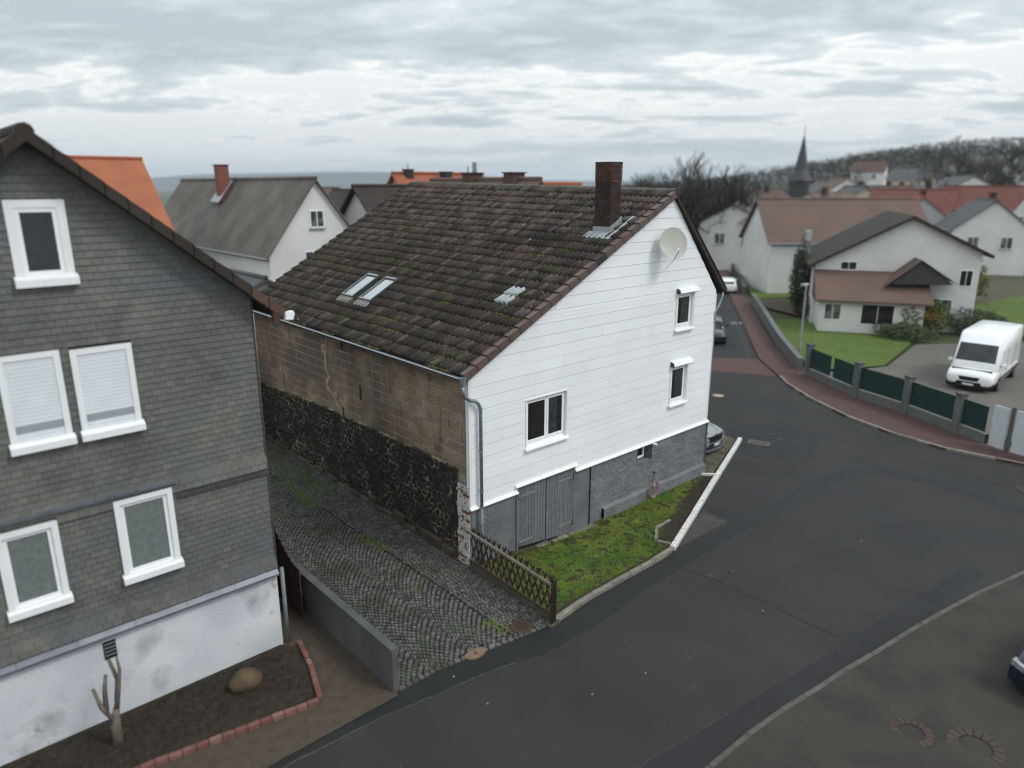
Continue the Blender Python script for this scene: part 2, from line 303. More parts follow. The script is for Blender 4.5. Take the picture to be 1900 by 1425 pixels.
bushg = mat('bush_leaf', (.04,.075,.014), (.09,.10,.02), scale=1.2, rough=.75, vary=.35, layers=[((.24,.09,.02), .55, .56, .66, 3)])
hedge = mat('hedge_leaf', (.03,.05,.018), (.055,.07,.03), scale=2, rough=.8, vary=.35)
oRoof = mat('orange_roof_tile', (.36,.115,.055), (.27,.085,.045), scale=1.5, rough=.75, brick=(3.2, (.30,.095,.05), (.12,.045,.03), (0,0,0)), bump=.3, bscale=30)
redRoof = mat('red_roof_tile', (0.1344,0.0476,0.0336), (0.1064,0.0392,0.0280), scale=1.1, rough=.8, bump=.4, bscale=14)
brRoof = mat('brown_roof_tile', (0.0735,0.0434,0.0350), (0.0945,0.0560,0.0455), scale=1.2, rough=.8, bump=.5, bscale=14)
rbRoof = mat('red_brown_roof', (0.1360,0.0836,0.0700), (0.1040,0.0765,0.0618), scale=.5, rough=.85, bump=.5, bscale=12)
gyRoof = mat('grey_brown_roof', (0.1062,0.0952,0.0850), (0.1360,0.1232,0.1105), scale=.7, rough=.85, bump=.5, bscale=14, layers=[((.095,.082,.073), .4, .48, .62)])
dkRoof = mat('dark_brown_roof', (0.0310,0.0236,0.0214), (0.0421,0.0326,0.0292), scale=.9, rough=.85, bump=.5, bscale=14)
slRoof = mat('slate_grey_roof', (.062,.064,.070), (.09,.09,.095), scale=.9, rough=.7, bump=.4, bscale=14)
fwall = mat('far_white_wall', (0.6558,0.6558,0.6449), (0.5793,0.5793,0.5683), scale=.4, rough=.85)
fwall2 = mat('far_grey_white_wall', (.40,.41,.42), (.35,.36,.37), scale=.4, rough=.85)
fwall3 = mat('far_cream_wall', (.46,.40,.32), (.42,.36,.29), scale=.4, rough=.85)
fwallb = mat('far_brown_wall', (.13,.10,.08), (.10,.08,.066), scale=.4, rough=.85)
greenf = mat('dark_green_screen', (.010,.034,.030), (.014,.042,.036), scale=2, rough=.7)
pillar = mat('pillar_concrete', (.14,.145,.145), (.11,.115,.115), scale=2, rough=.85)
pwhite = mat('pale_metal_panel', (.50,.55,.58), (.46,.51,.54), rough=.4)
carsilver = mat('silver_car_paint', (0.2501,0.2621,0.2772), (0.2393,0.2520,0.2680), rough=.35, metal=.35, coat=.6)
carwhite = mat('white_car_paint', (.80,.81,.82), (.78,.79,.80), rough=.25, coat=.6)
cardark = mat('dark_car_paint', (0.0200,0.0200,0.0260), (0.0180,0.0180,0.0220), rough=.25, metal=.3, coat=.8)
carblue = mat('dark_blue_car_paint', (.012,.022,.045), (.01,.018,.04), rough=.3, metal=.3, coat=.6)
blackp = mat('black_plastic', (.012,.012,.013), (.016,.016,.017), rough=.45)
tyre = mat('tyre_rubber', (.014,.014,.014), (.02,.02,.02), rough=.85)
rim = mat('wheel_rim', (.35,.36,.37), (.3,.31,.32), rough=.3, metal=.8)
chrome = mat('chrome', (.55,.56,.57), (.5,.51,.52), rough=.2, metal=.9)
lamp = mat('headlight_glass', (.62,.64,.66), (.5,.52,.55), rough=.1, metal=.3)
taill = mat('tail_light_glass', (.11,.008,.008), (.08,.006,.006), rough=.15)
plate = mat('plate_white', (.62,.63,.62), (.58,.59,.58), rough=.5)
plateb = mat('plate_blue', (.01,.04,.25), (.01,.04,.22), rough=.5)
ink = mat('black_ink', (.012,.012,.012), (.012,.012,.012), rough=.6)
paintwhite = mat('road_chalk', (.42,.43,.44), (.3,.3,.31), scale=30, rough=.9)
leafd = mat('dead_leaf', (.22,.10,.04), (.15,.07,.03), rough=.9)
paper = mat('paper', (.42,.42,.40), (.35,.35,.33), rough=.9)
hillm = mat('far_wooded_hill', (.040,.045,.035), (.055,.058,.045), scale=.004, rough=1)

def S(o): o['kind'] = 'structure'; return o

# ---------------------------------------------------------------- terrain, roads
def build_terrain():
    fs = [-40, -20, -8] + [i*3. for i in range(0, 30)] + [95 + i*12 for i in range(42)] + [640, 760, 900, 1100, 1400, 1900, 2600, 3600, 5000, 7000]
    V = []; F = []; K = 41
    for f in fs:
        for j in range(K):
            k = (j/(K-1)-.5)*2; r = k*(60 + max(f, 0)*1.25)
            x = CAMPOS.x + f*FX + r*FY; y = CAMPOS.y + f*FY - r*FX
            z = terrain(x, y) - .13
            V.append((x, y, z))
    for i in range(len(fs)-1):
        for j in range(K-1): a = i*K+j; F.append((a, a+1, a+1+K, a+K))
    m = MB(); m.add(V, F); o = m.build('ground', field, smooth=True); return S(o)
build_terrain()
kerbR = [(28.6,7.0),(26.85,5.21),(25.57,4.04),(23.95,2.02),(22.27,-.67),(21.38,-2.96),(20.94,-5.28),(21.33,-8.04),(22.6,-11.5),(25,-15)]
S(drape('road', [(-60,-3.2),(-7.32,-3.1),(-4.5,-3.05),(-.35,-3.5),(5.49,-2.9),(15.75,.95),(15.9,2.0),(13.0,4.6),(12.2,8),(14.5,12),(24,10.5),(28.2,9.6),(28.6,7.0)] + kerbR[1:] + [(29,-20),(12,-17),(8,-10),(5.2,-9.05),(2,-8.72),(-1.4,-8.5),(-12,-8.2),(-60,-7.5)], 0, asph, step=.6))
# cross street
CD = Vector((.805,.594)); CN = Vector((-.594,.805))
def cs(a, b): p = Vector((28.2,9.3)) + CD*a + CN*b; return (p.x, p.y)
# a: metres along, b: metres to the left of the seam
S(drape('side_street', [(30.0,8.24),(39.93,15.23),(51.45,23.4),(75,41),(70.5,47),(23.5,12.6),(28.26,10.61),(29.75,8.72)], .004, asph_patch))
S(drape('brick_crossing', [(28.2,10.62),(14.5,14),(12.6,11.6),(25.2,8.71),(26.21,6.78),(26.95,5.4),(28.5,5.1),(30.0,8.24),(29.7,8.74)], .008, redpave))
S(drape('seam', [(29.70,8.75),(38.2,14.67),(51.0,23.82),(51.06,23.74),(38.27,14.58),(29.78,8.66)], .012, seam_light))
for i, (a0, a1) in enumerate(((2.6,3.0),(3.7,4.1),(4.6,4.85))):
    p = Vector((30.2,8.5)); d = Vector((.815,.58)); n = Vector((-.58,.815))
    q = [p+d*a0*1.6, p+d*a1*1.6, p+d*a1*1.6+n*.7, p+d*a0*1.6+n*.7]
    S(drape('asphalt_stain', [tuple(v) for v in q], .010, asph_new))
S(drape('brick_pavement', [(26.85,5.21),(30.0,8.24),(39.93,15.23),(51.45,23.4),(66,34),(84,48),(90,50.8),(72.02,36.33),(62.24,29.4),(49,19.89),(42.36,15.25),(33.94,9.32),(28.8,4.9),(26.0,.6),(24.9,-2.4),(23.0,-5.8),(22.9,-7.7),(25,-12),(26,-15)] + kerbR[:0:-1], .10, redpave, thick=.2))
# dark new asphalt band, patches, seams
band = [(-12,-3.15),(-7.3,-3.12),(-4.49,-3.02),(-3.45,-3.02),(-2.39,-3.2),(-1.36,-3.33),(-.28,-3.55),(1.45,-3.2),(3.28,-2.99),(5.3,-2.92),(5.6,-2.8),(6.77,-2.94),(8.86,-3.01),(8.6,-2.0),(9.0,-1.85),(9.56,-3.09),(15.78,-3.33),(15.66,-3.9),(14.97,-3.95),(10.76,-3.67),(8.42,-3.54),(5.5,-3.55),(3.11,-3.67),(.31,-4.2),(-1.31,-4.14),(-2.0,-3.92),(-2.95,-3.74),(-4.17,-3.58),(-5.16,-3.42),(-6.7,-3.3),(-7.32,-3.28),(-12,-3.3)]
S(drape('asphalt_band', band, .005, asph_new, step=.5))
S(drape('asphalt_band', [(15.66,-3.9),(15.78,-3.35),(17.2,-4.6),(17.6,-6.4),(16.8,-9.5),(16.2,-9.4),(16.8,-6.3),(16.4,-4.8)], .005, asph_patch))
S(drape('asphalt_patch', [(16.61,2.33),(17.8,2.5),(18.38,.54),(18.95,-1.06),(16.05,-2.1),(14.1,-.1),(15.4,.9),(15.9,1.3)], .005, asph_patch))
S(drape('asphalt_patch', [(8.6,-8.78),(11.02,-9.04),(10.88,-9.56),(8.8,-9.31)], .006, asph_new))
S(drape('gutter_strip', [(-12,-7.5),(-2.12,-7.7),(-.39,-7.95),(1.93,-8.08),(4.68,-8.29),(8.16,-8.73),(8.6,-8.78),(8.75,-9.25),(6.85,-9.22),(3.65,-8.74),(1.04,-8.58),(-1.42,-8.5),(-12,-8.2)], .004, asph_patch, step=.5))
S(drape('asphalt_patch', [(5.75,-2.82),(6.9,-2.85),(8.4,-2.9),(8.45,-1.95),(7.6,-2.05)], .009, mat('asphalt_brownish', (0.0460,0.0437,0.0403), (0.0575,0.0552,0.0506), scale=2, rough=.9, bump=.4, bscale=150)))
def strip(pts, wd, name, m, dz=.010, jit=.0):
    """thin flat line laid on the road"""
    P = []; 
    for i in range(len(pts)-1):
        a, b = Vector(pts[i]), Vector(pts[i+1]); n = max(1, int((b-a).length/.25))
        P += [a.lerp(b, k/n) for k in range(n)]
    P.append(Vector(pts[-1]))
    V = []; F = []
    for i, p in enumerate(P):
        t = (P[min(i+1, len(P)-1)] - P[max(i-1, 0)]).normalized(); n = Vector((-t.y, t.x)); j = R.uniform(-jit, jit)
        for s_ in (-1, 1):
            q = p + n*(s_*wd*R.uniform(.3, .65) + j); V.append((q.x, q.y, gz(q.x) + dz))
        if i: a = 2*i-2; F.append((a, a+1, a+3, a+2))
    m_ = MB(); m_.add(V, F); return S(m_.build(name, m))
strip([(4.76,-3.6),(5.05,-4.45),(4.95,-5.3),(5.05,-6.2),(4.9,-7.2),(4.95,-8.1)], .05, 'road_crack', asph_line, jit=.05)
strip([(-12,-7.5),(-2.12,-7.68),(-.39,-7.93),(1.93,-8.06),(4.68,-8.27),(8.16,-8.73)], .02, 'seam', seam_light, jit=.015)
strip([(-7.4,-3.3),(-5.16,-3.42),(-4.17,-3.6),(-2.95,-3.75),(-2,-3.93)], .05, 'seam', seam_light, jit=.02)
strip([(8.5,-3.53),(10.8,-3.66),(14.97,-3.93)], .03, 'seam', seam_light, jit=.01)
strip([(9.6,-3.06),(15.7,-3.3),(15.75,-3.1)], .03, 'seam', seam_light, jit=.01)
strip([(16.05,-2.1),(18.95,-1.06),(18.4,.5),(17.8,2.5),(16.6,2.35)], .035, 'seam', seam_light, jit=.02)
strip([(16.05,-2.1),(14.1,-.1)], .03, 'seam', seam_light, jit=.02)
strip([(18.9,-1.1),(20.2,-1.6),(21.0,-1.0)], .03, 'road_crack', asph_line, jit=.05)
strip([(19.0,-1.6),(18.6,-3.5),(18.9,-5.6),(18.4,-8.2)], .03, 'road_crack', asph_line, jit=.06)
strip([(17.2,-3.2),(16.9,-5.0),(17.4,-7.0)], .025, 'road_crack', asph_line, jit=.06)
strip([(6.9,-2.95),(7.3,-1.7)], .03, 'road_crack', asph_line, jit=.02)
# pavement in the near right corner
S(drape('pavement', [(-12,-8.33),(-1.42,-8.62),(1.04,-8.7),(3.65,-8.88),(6.85,-9.36),(9.38,-9.84),(11.94,-10.44),(16,-12),(24,-18),(10,-40),(-30,-40)], .10, walkpave, thick=.2, step=.5))
def kerb_row(pts, wd, h, name, m, ln=1.0, dz=0, side=1, label=None, cat='kerb', group=None, root=None):
    """one stone after another along a polyline"""
    root = root or thing(name, label, cat, (pts[0][0], pts[0][1], gz(pts[0][0])), group)
    for i in range(len(pts)-1):
        a, b = Vector(pts[i]), Vector(pts[i+1]); Lg = (b-a).length; n = max(1, round(Lg/ln)); t = (b-a)/Lg; q = Vector((-t.y, t.x))*side
        for k in range(n):
            p0 = a + t*(k*Lg/n + .006); p1 = a + t*((k+1)*Lg/n - .006); mb = MB()
            j0, j1 = R.uniform(-.008,.008), R.uniform(-.008,.008); c = .02
            def ring(u, z): return [(p.x, p.y, z + gz(p.x)) for p in (p0+t*u+q*(u+j0), p1-t*u+q*(u+j1), p1-t*u+q*(wd-u+j1), p0+t*u+q*(wd-u+j0))]
            mb.add(ring(0, -.15) + ring(0, h-c) + ring(c, h), [(i_+4*k_, (i_+1)%4+4*k_, (i_+1)%4+4*k_+4, i_+4*k_+4) for k_ in (0,1) for i_ in range(4)] + [(8,9,10,11)])
            if side < 0: mb.f = [f[::-1] for f in mb.f]
            mb.build('kerb_stone', m, root)
    return root
kerb_row([(-12,-8.2),(-1.42,-8.5),(1.04,-8.58),(3.65,-8.76),(6.85,-9.24),(9.38,-9.7),(11.94,-10.32),(15,-11.6)], .13, .11, 'kerb', mat('dark_kerb', (.075,.070,.062), (.10,.094,.083), scale=4, rough=.9, vary=.15, bump=.5, bscale=50), 1.0, side=-1, label='long grey stone kerb curving along the near pavement at the lower right')
kerb_row(kerbR[1:], .16, .115, 'kerb', kerbm, 1.0, side=1, label='curved stone kerb between the road and the red brick pavement opposite')
kerb_row([(-.22,-3.5),(1.45,-3.22),(3.28,-3.0),(5.45,-2.88)], .14, .13, 'kerb', kerbm, 1.0, side=1, label='weathered tan stone kerb along the front edge of the small lawn')
kerb_row([(5.5,-2.9),(8.1,-1.92),(10.7,-.93),(13.3,.04),(15.7,.93)], .17, .16, 'kerb', kerbw, 2.6, side=1, label='white painted concrete kerb running from the lawn corner to the parking bay', cat='kerb')
kerb_row([(10.98,-.16),(11.45,-.6)], .09, .14, 'kerb', kerbw, .6, side=1, label='short white kerb between the lawn and the parking bay')
kerb_row([(5.72,-2.62),(5.55,-2.2),(6.2,-1.72),(7.0,-1.68)], .10, .12, 'kerb', kerbm, .5, side=1, label='small old stone edging round the corner flower bed')

# lawn, bed, parking bay
S(drape('lawn_ground', [(.05,-.02),(-.15,-3.36),(1.45,-3.09),(3.28,-2.87),(5.5,-2.74),(11.3,-.55),(11.35,-.02)], .05, lawnbed, step=.4))
S(drape('flower_bed', [(5.7,-2.6),(5.75,-2.1),(6.25,-1.75),(7.6,-1.5),(9.2,-.75),(11.0,-.32),(11.3,-.5),(8.1,-1.78)], .07, soil, step=.4))
def blades():
    mb = MB(); ed = [(-.15,-3.33),(1.45,-3.06),(3.28,-2.84),(5.5,-2.71),(11.2,-.55)]
    def ylo(x):
        for (a, b), (c, d) in zip(ed, ed[1:]):
            if x <= c: return b + (d-b)*(x-a)/(c-a)
        return -.5
    n = 0
    while n < 70000:
        x = R.uniform(-.1, 11.2); y0 = ylo(x); y = R.uniform(-3.3, -.06)
        if y < y0 + .12: continue
        if x > 5.4 and y < y0 + .55 + .3*mnoise.noise((x*2, y*2, 0)) : 
            if R.random() < .93: continue
        if x < 2.9 and y > -.35 and R.random() < .8: continue
        d = mnoise.noise((x*1.1, y*1.1, 5)); 
        d3 = mnoise.noise((x*4.3, y*4.3, 2)) + .5*mnoise.noise((x*10, y*10, 3))
        if d3 < -.18 and R.random() < .5 + 1.2*(-d3): continue
        if d < -.3 and R.random() < .4: continue
        n += 1
        h = R.uniform(.018, .05)*(1 + .8*max(d, 0)); a = R.uniform(0, 6.28); wd = R.uniform(.004, .009)
        z = gz(x) + .05; lx, ly = R.uniform(-.03,.03), R.uniform(-.03,.03)
        mb.add([(x-cos(a)*wd, y-sin(a)*wd, z), (x+cos(a)*wd, y+sin(a)*wd, z), (x+lx, y+ly, z+h)], [(0,1,2)])
    o = mb.build('grass', grassm); tag(o, 'short mossy green grass of the small front lawn', 'grass'); o['kind'] = 'stuff'
    mb = MB()
    for k in range(190):                              # rosettes of broad leaved weeds
        x = R.uniform(.6, 11); y = R.uniform(-3.1, -.2)
        if y < ylo(x) + .25 or (mnoise.noise((x*.9, y*.9, 11)) < -.08 and k > 12): continue
        for q in range(R.randint(6, 16)):
            a = R.uniform(0, 6.28); l = R.uniform(.025, .075); wd = l*.35; px, py = x + R.uniform(-.09,.09), y + R.uniform(-.09,.09); z = gz(px) + .055
            c, s_ = cos(a), sin(a)
            mb.add([(px,py,z),(px+c*l*.5-s_*wd, py+s_*l*.5+c*wd, z+l*.45),(px+c*l, py+s_*l, z+l*.35),(px+c*l*.5+s_*wd, py+s_*l*.5-c*wd, z+l*.45)], [(0,1,2,3)])
    o = mb.build('lawn_weeds', leafm); tag(o, 'bright green broad leaved weeds scattered through the lawn', 'weeds'); o['kind'] = 'stuff'
blades()
def leaf_litter():
    mb = MB()
    for _ in range(260):
        x = R.uniform(.3, 10.8); y = R.uniform(-3.0, -.12)
        if y < -3.2 + max(0, x-.5)*.24: continue
        z = gz(x) + .075; a = R.uniform(0, 6.28); l = R.uniform(.015,.035); c, s_ = cos(a)*l, sin(a)*l
        mb.add([(x-c,y-s_,z),(x-s_*.6,y+c*.6,z+.012),(x+c,y+s_,z+.004),(x+s_*.6,y-c*.6,z+.01)], [(0,3,2,1)])
    o = mb.build('fallen_leaves', leafd); tag(o, 'small brown fallen leaves scattered over the front lawn', 'leaves'); o['kind'] = 'stuff'
leaf_litter()
def clods(name, label, reg, n, m, r0, r1, z0=.06):
    mb = MB(); 
    for _ in range(n):
        x, y = reg(); r = R.uniform(r0, r1); z = gz(x) + z0; mb.add([(x+r*R.uniform(.7,1.2)*cos(a), y+r*R.uniform(.7,1.2)*sin(a), z-.01) for a in (0,1.57,3.14,4.71)] + [(x+R.uniform(-r,r)*.3, y, z+r*R.uniform(.5,.9))], [(0,1,4),(1,2,4),(2,3,4),(3,0,4)])
    o = mb.build(name, m); tag(o, label, 'soil'); o['kind'] = 'stuff'
def bedreg():
    t = R.random(); x = 5.8 + 5.2*t; yl = -2.72 + (x-5.5)*.375; return x, yl + R.uniform(.03, .6*(1-t*.5))
clods('bed_soil', 'dark crumbly soil along the white kerb of the lawn', bedreg, 1100, soil, .012, .04)
S(drape('parking_ground', [(11.4,-.45),(15.75,1.1),(15.9,2.0),(13.3,4.8),(12.2,9),(11.3,14.5),(11.3,0)], .01, settbed))
def parking_setts():
    mb = MB(); d = Vector((.94,.34)); n = Vector((-.34,.94)); 
    for i in range(0, 45):
        for j in range(0, 46):
            p = Vector((11.4,-.4)) + d*(i*.112 + (j%2)*.05) + n*(j*.112)
            x, y = p
            if x < 11.3 or x > 15.7 or y > 5.5: continue
            if y < -.42 + (x-11.4)*.36 + .1 or y > 2.1 + (15.9-x)*1.0: continue
            s_ = .048 + R.uniform(-.006,.004); z = gz(x) + .01 + R.uniform(0,.006)
            q = [p + d*a*s_ + n*b*s_ for a, b in ((-1,-1),(1,-1),(1,1),(-1,1))]; t = [p + d*a*s_*.75 + n*b*s_*.75 for a, b in ((-1,-1),(1,-1),(1,1),(-1,1))]
            mb.add([(*v, z) for v in q] + [(*v, z+.018) for v in t], [(4,5,6,7),(0,1,5,4),(1,2,6,5),(2,3,7,6),(3,0,4,7)])
    m = mat('mossy_sett', (.105,.095,.070), (.135,.12,.095), scale=4, rough=.85, vary=.3, layers=[((.055,.06,.022), 1.0, .42, .62, 6), ((.25,.23,.2), 5, .68, .76)])
    o = mb.build('mossy_setts', m); tag(o, 'mossy brown stone setts of the parking bay behind the house corner', 'paving'); o['kind'] = 'stuff'
parking_setts()

# ---------------------------------------------------------------- cobbled drive
S(drape('drive_ground', [(-4.42,-3.02),(-2.39,-3.2),(-.28,-3.5),(-.05,-.1),(.33,14.6),(-4.42,14.6)], .0, settbed))
def drive():
    st = []
    def stone(x, y, a, lx, ly):
        if x < -4.35 or x > .0227*y - .1: return
        if y > 14.4: return
        if y < -3.0 - (x+4.4)*.12 + ly*.5 - .14: return
        if y < 0 and x > -.16 + .04*y: return
        if (x+.98)**2 + (y+3.08)**2 < .30**2 or (abs(x+2.45) < .3 and abs(y+3.14) < .17): return
        st.append((x, y, a, lx, ly))
    # fans: segmental arches in columns running along the drive
    wcol = 1.06
    for c in range(4):
        xc = -4.35 + wcol*(c + .5) - .25; Rr = wcol*.5/sin(radians(48))
        if xc > -1.1: break
        k = -40
        while k < 175:
            yk = -3.3 + k*.092 - Rr*.9 + (c%2)*.04
            n = 9
            for i in range(n):
                th = radians(-48 + 96*(i + .5 + .5*((k%2)-.5))/n)
                x = xc + Rr*sin(th); y = yk + Rr*cos(th)
                if y < -3.2 or y > 14.4: continue
                s_ = .092*max(cos(th), .62)
                stone(x + R.uniform(-.010,.010), y + R.uniform(-.007,.007), -th + R.uniform(-.12,.12), wcol*.5/sin(radians(48))*radians(96)/n*.90*R.uniform(.80,.95), s_*.96*R.uniform(.88,1.0))
            k += 1
    y = -3.3
    while y < 14.4:                               # straight rows between the mossy line and the wall
        x = -1.38 + R.uniform(0,.05)
        while x < .25:
            lx = R.uniform(.09,.135); stone(x + lx/2, y, R.uniform(-.05,.05), lx*.9, .1*.88); x += lx
        y += .102
    x = -4.4
    while x < -.2:                                # border of larger stones along the road
        lx = R.uniform(.13,.2); yb = -3.02 - max(0, (x+3.45))*.155 + .06
        st.append((x+lx/2, yb, -.12, lx*.92, .13)); x += lx
    st = [q for q in st if not (q[1] < -2.9 - max(0, (q[0]+3.45))*.155 and q[4] < .12)]
    st.sort(key=lambda q: (Vector((q[0], q[1], 0)) - CAMPOS).length - (2 if q[4] > .12 else 0))
    def smesh(mb, x, y, a, lx, ly, z, up):
        c, s_ = cos(a), sin(a); k = 1/1.0
        def T(u, v, w): return (x + u*c - v*s_, y + u*s_ + v*c, z + w)
        o = [(-.5,-.32),(-.34,-.5),(.34,-.5),(.5,-.32),(.5,.32),(.34,.5),(-.34,.5),(-.5,.32)]; j = [R.uniform(.88,1.05) for _ in o]
        ti = R.uniform(-.010,.010)
        mb.add([T(u*lx*q, v*ly*q, 0) for (u, v), q in zip(o, j)] + [T(u*lx*.80*q, v*ly*.80*q, up + u*ti*2) for (u, v), q in zip(o, j)], [tuple(range(8,16))] + [(i, (i+1)%8, (i+1)%8+8, i+8) for i in range(8)])
    root = thing('cobbled_drive', 'dark grey cobbled drive laid in arches beside the stone wall', 'drive', (-2.2,0,0))
    protos = []
    for k in range(10):
        mb = MB(); smesh(mb, 0, 0, 0, 1, 1, 0, 1); me = mb.mesh('cobblestone'); me.materials.append(setts); protos.append(me)
    for (x, y, a, lx, ly) in st[:300]:
        inst('cobblestone', R.choice(protos), root, Matrix.Translation((x, y, gz(x)+.0)) @ Matrix.Rotation(a, 4, 'Z') @ Matrix.Diagonal((lx, ly, .028 + R.uniform(-.004,.004), 1)))
    mb = MB()
    for (x, y, a, lx, ly) in st[300:]: smesh(mb, x, y, a, lx, ly, gz(x), .026 + R.uniform(-.005,.005) + .006*mnoise.noise((x, y, 0)))
    o = mb.build('cobblestones', setts, root); o['kind'] = 'stuff'
    # moss tufts in the joints
    mb = MB()
    for _ in range(7500):
        if R.random() < .20: x, y = -1.40 + R.gauss(0,.10), R.uniform(-3, 9)
        elif R.random() < .72: y = R.uniform(6.5, 14.3); x = R.uniform(-4.2, -.3); 
        else: x, y = R.uniform(-4.2,-.3), R.uniform(-3,14)
        if mnoise.noise((x*.8, y*.5, 2)) < .05 + (.12 if y < 6 else -.30): continue
        r = R.uniform(.012,.04); a0 = R.uniform(0, 1.5); z = .018
        mb.add([(x+r*cos(a0+a), y+r*sin(a0+a), z) for a in (0,1.26,2.5,3.77,5.03)] + [(x, y, z+r*.55)], [(0,1,5),(1,2,5),(2,3,5),(3,4,5),(4,0,5)])
    o = mb.build('drive_moss', moss, smooth=True); tag(o, 'green moss and small weeds in the joints of the cobbled drive', 'moss'); o['kind'] = 'stuff'
drive()
def manhole(name, label, x, y, r, m, ringm, grate=False, h=.012):
    z = gz(x) + h; t = thing(name, label, 'manhole cover', (x, y, z))
    def disc(mb, r0, r1, z0, z1, n=28):
        V = []; 
        for i in range(n):
            a = 2*pi*i/n; V += [(x+r0*cos(a), y+r0*sin(a), z1), (x+r1*cos(a), y+r1*sin(a), z1), (x+r1*cos(a), y+r1*sin(a), z0)]
        mb.add(V, [q for i in range(n) for q in ((3*i, 3*i+1, 3*((i+1)%n)+1, 3*((i+1)%n)), (3*i+1, 3*i+2, 3*((i+1)%n)+2, 3*((i+1)%n)+1))])
    mb = MB(); disc(mb, r*.80, r, z-.03, z+.012); mb.build('ring', ringm, t)
    mb = MB(); mb.tube([(x,y,z-.03),(x,y,z+.006)], r*.79, 28); mb.build('cover', m, t)
    if grate:
        for i in range(-3, 4):
            wl = sqrt(max(0, (r*.62)**2 - (i*r*.17)**2)); mb = MB(); mb.box(x-wl, x+wl, y+i*r*.17-.011, y+i*r*.17+.011, z+.004, z+.008); mb.build('slot', dark, t)
    else:
        mb = MB()
        for i in range(-4,5):
            for j in range(-4,5):
                if i*i+j*j < 19: mb.box(x+i*r*.15-.012, x+i*r*.15+.012, y+j*r*.15-.012, y+j*r*.15+.012, z+.004, z+.011)
        mb.build('studs', m, t)
    return t
manhole('manhole_cover', 'round rusty drain cover with slots set in the cobbles near the fence', -.98, -3.08, .28, rust, rust, True, .022)
manhole('manhole_cover', 'round manhole with pale tan lid in the road beyond the house', 21.0, 5.46, .36, tan, rust, False, .006)
manhole('manhole_cover', 'rusty manhole lid in the road at the right picture edge', 18.73, -8.75, .33, rust, iron, False, .006)
t = thing('valve_cover', 'tan oval stone slab at the front edge of the cobbles', 'cover', (-2.45,-3.14,0))
mb = MB(); mb.add([(-2.45+.29*cos(a)*(1 if abs(cos(a))<.9 else .93), -3.13+.16*sin(a), zz_) for zz_ in (0,.034) for a in [2*pi*i/12 for i in range(12)]], [tuple(range(12,24))]+[(i,(i+1)%12,(i+1)%12+12,i+12) for i in range(12)]); mb.build('slab', mat('tan_slab', (0.1860,0.1292,0.0900), (0.1488,0.1020,0.0750), scale=8, bump=.3), t)
mb = MB(); mb.tube([(-2.45,-3.13,.03),(-2.45,-3.13,.038)], .03, 10); mb.build('hole', dark, t)
for (x, y, r), lb in zip(((16.94,.76,.13),(17.41,.53,.15),(17.1,-.04,.22),(17.4,-.68,.15),(16.69,-.48,.15),(5.05,-4.41,.17),(5.7,-4.7,.12)),
    ('small cap in the patched road nearest to the parking bay','small cap farthest back of the cluster in the patched road','largest round cap in the middle of the road patch','small cap at the right end of the cluster in the road patch','small cap nearest the viewer within the road patch','small round valve cap on the long road crack','small lone valve cap below the road crack')):
    z = gz(x)+.011; t = thing('road_valve', lb, 'valve cap', (x,y,z), 'small valve caps set in the road')
    mb = MB(); n = 16; mb.add([(x+rr*cos(2*pi*i/n), y+rr*sin(2*pi*i/n), z+.004) for rr in (r*.72, r) for i in range(n)], [(i, i+n, (i+1)%n+n, (i+1)%n) for i in range(n)]); mb.build('ring', seam_light, t)
    mb = MB(); mb.tube([(x,y,z-.01),(x,y,z+.006)], r*.5, 12); mb.build('lid', iron, t)
# drain grate
t = thing('drain_grate', 'rectangular iron drain grate at the end of the white kerb', 'drain', (15.95,.35,gz(16)))
M_ = Matrix.Translation((16.0,.3,gz(16)+.012)) @ Matrix.Rotation(radians(-72), 4, 'Z')
mb = MB(M_); [mb.box(*q) for q in ((-.42,.42,-.24,-.20,0,.012),(-.42,.42,.20,.24,0,.012),(-.42,-.38,-.20,.20,0,.012),(.38,.42,-.20,.20,0,.012))]; mb.build('frame', mat('grate_iron', (0.1870,0.1700,0.1530), (0.1360,0.1224,0.1105), scale=9, rough=.7), t)
mb = MB(M_); mb.box(-.38,.38,-.20,.20,-.01,.002); mb.build('pit', dark, t)
for i in range(8): mb = MB(M_); mb.box(-.36+i*.096,-.33+i*.096,-.20,.20,.002,.011); mb.build('grate_bar', MATS['grate_iron'], t)
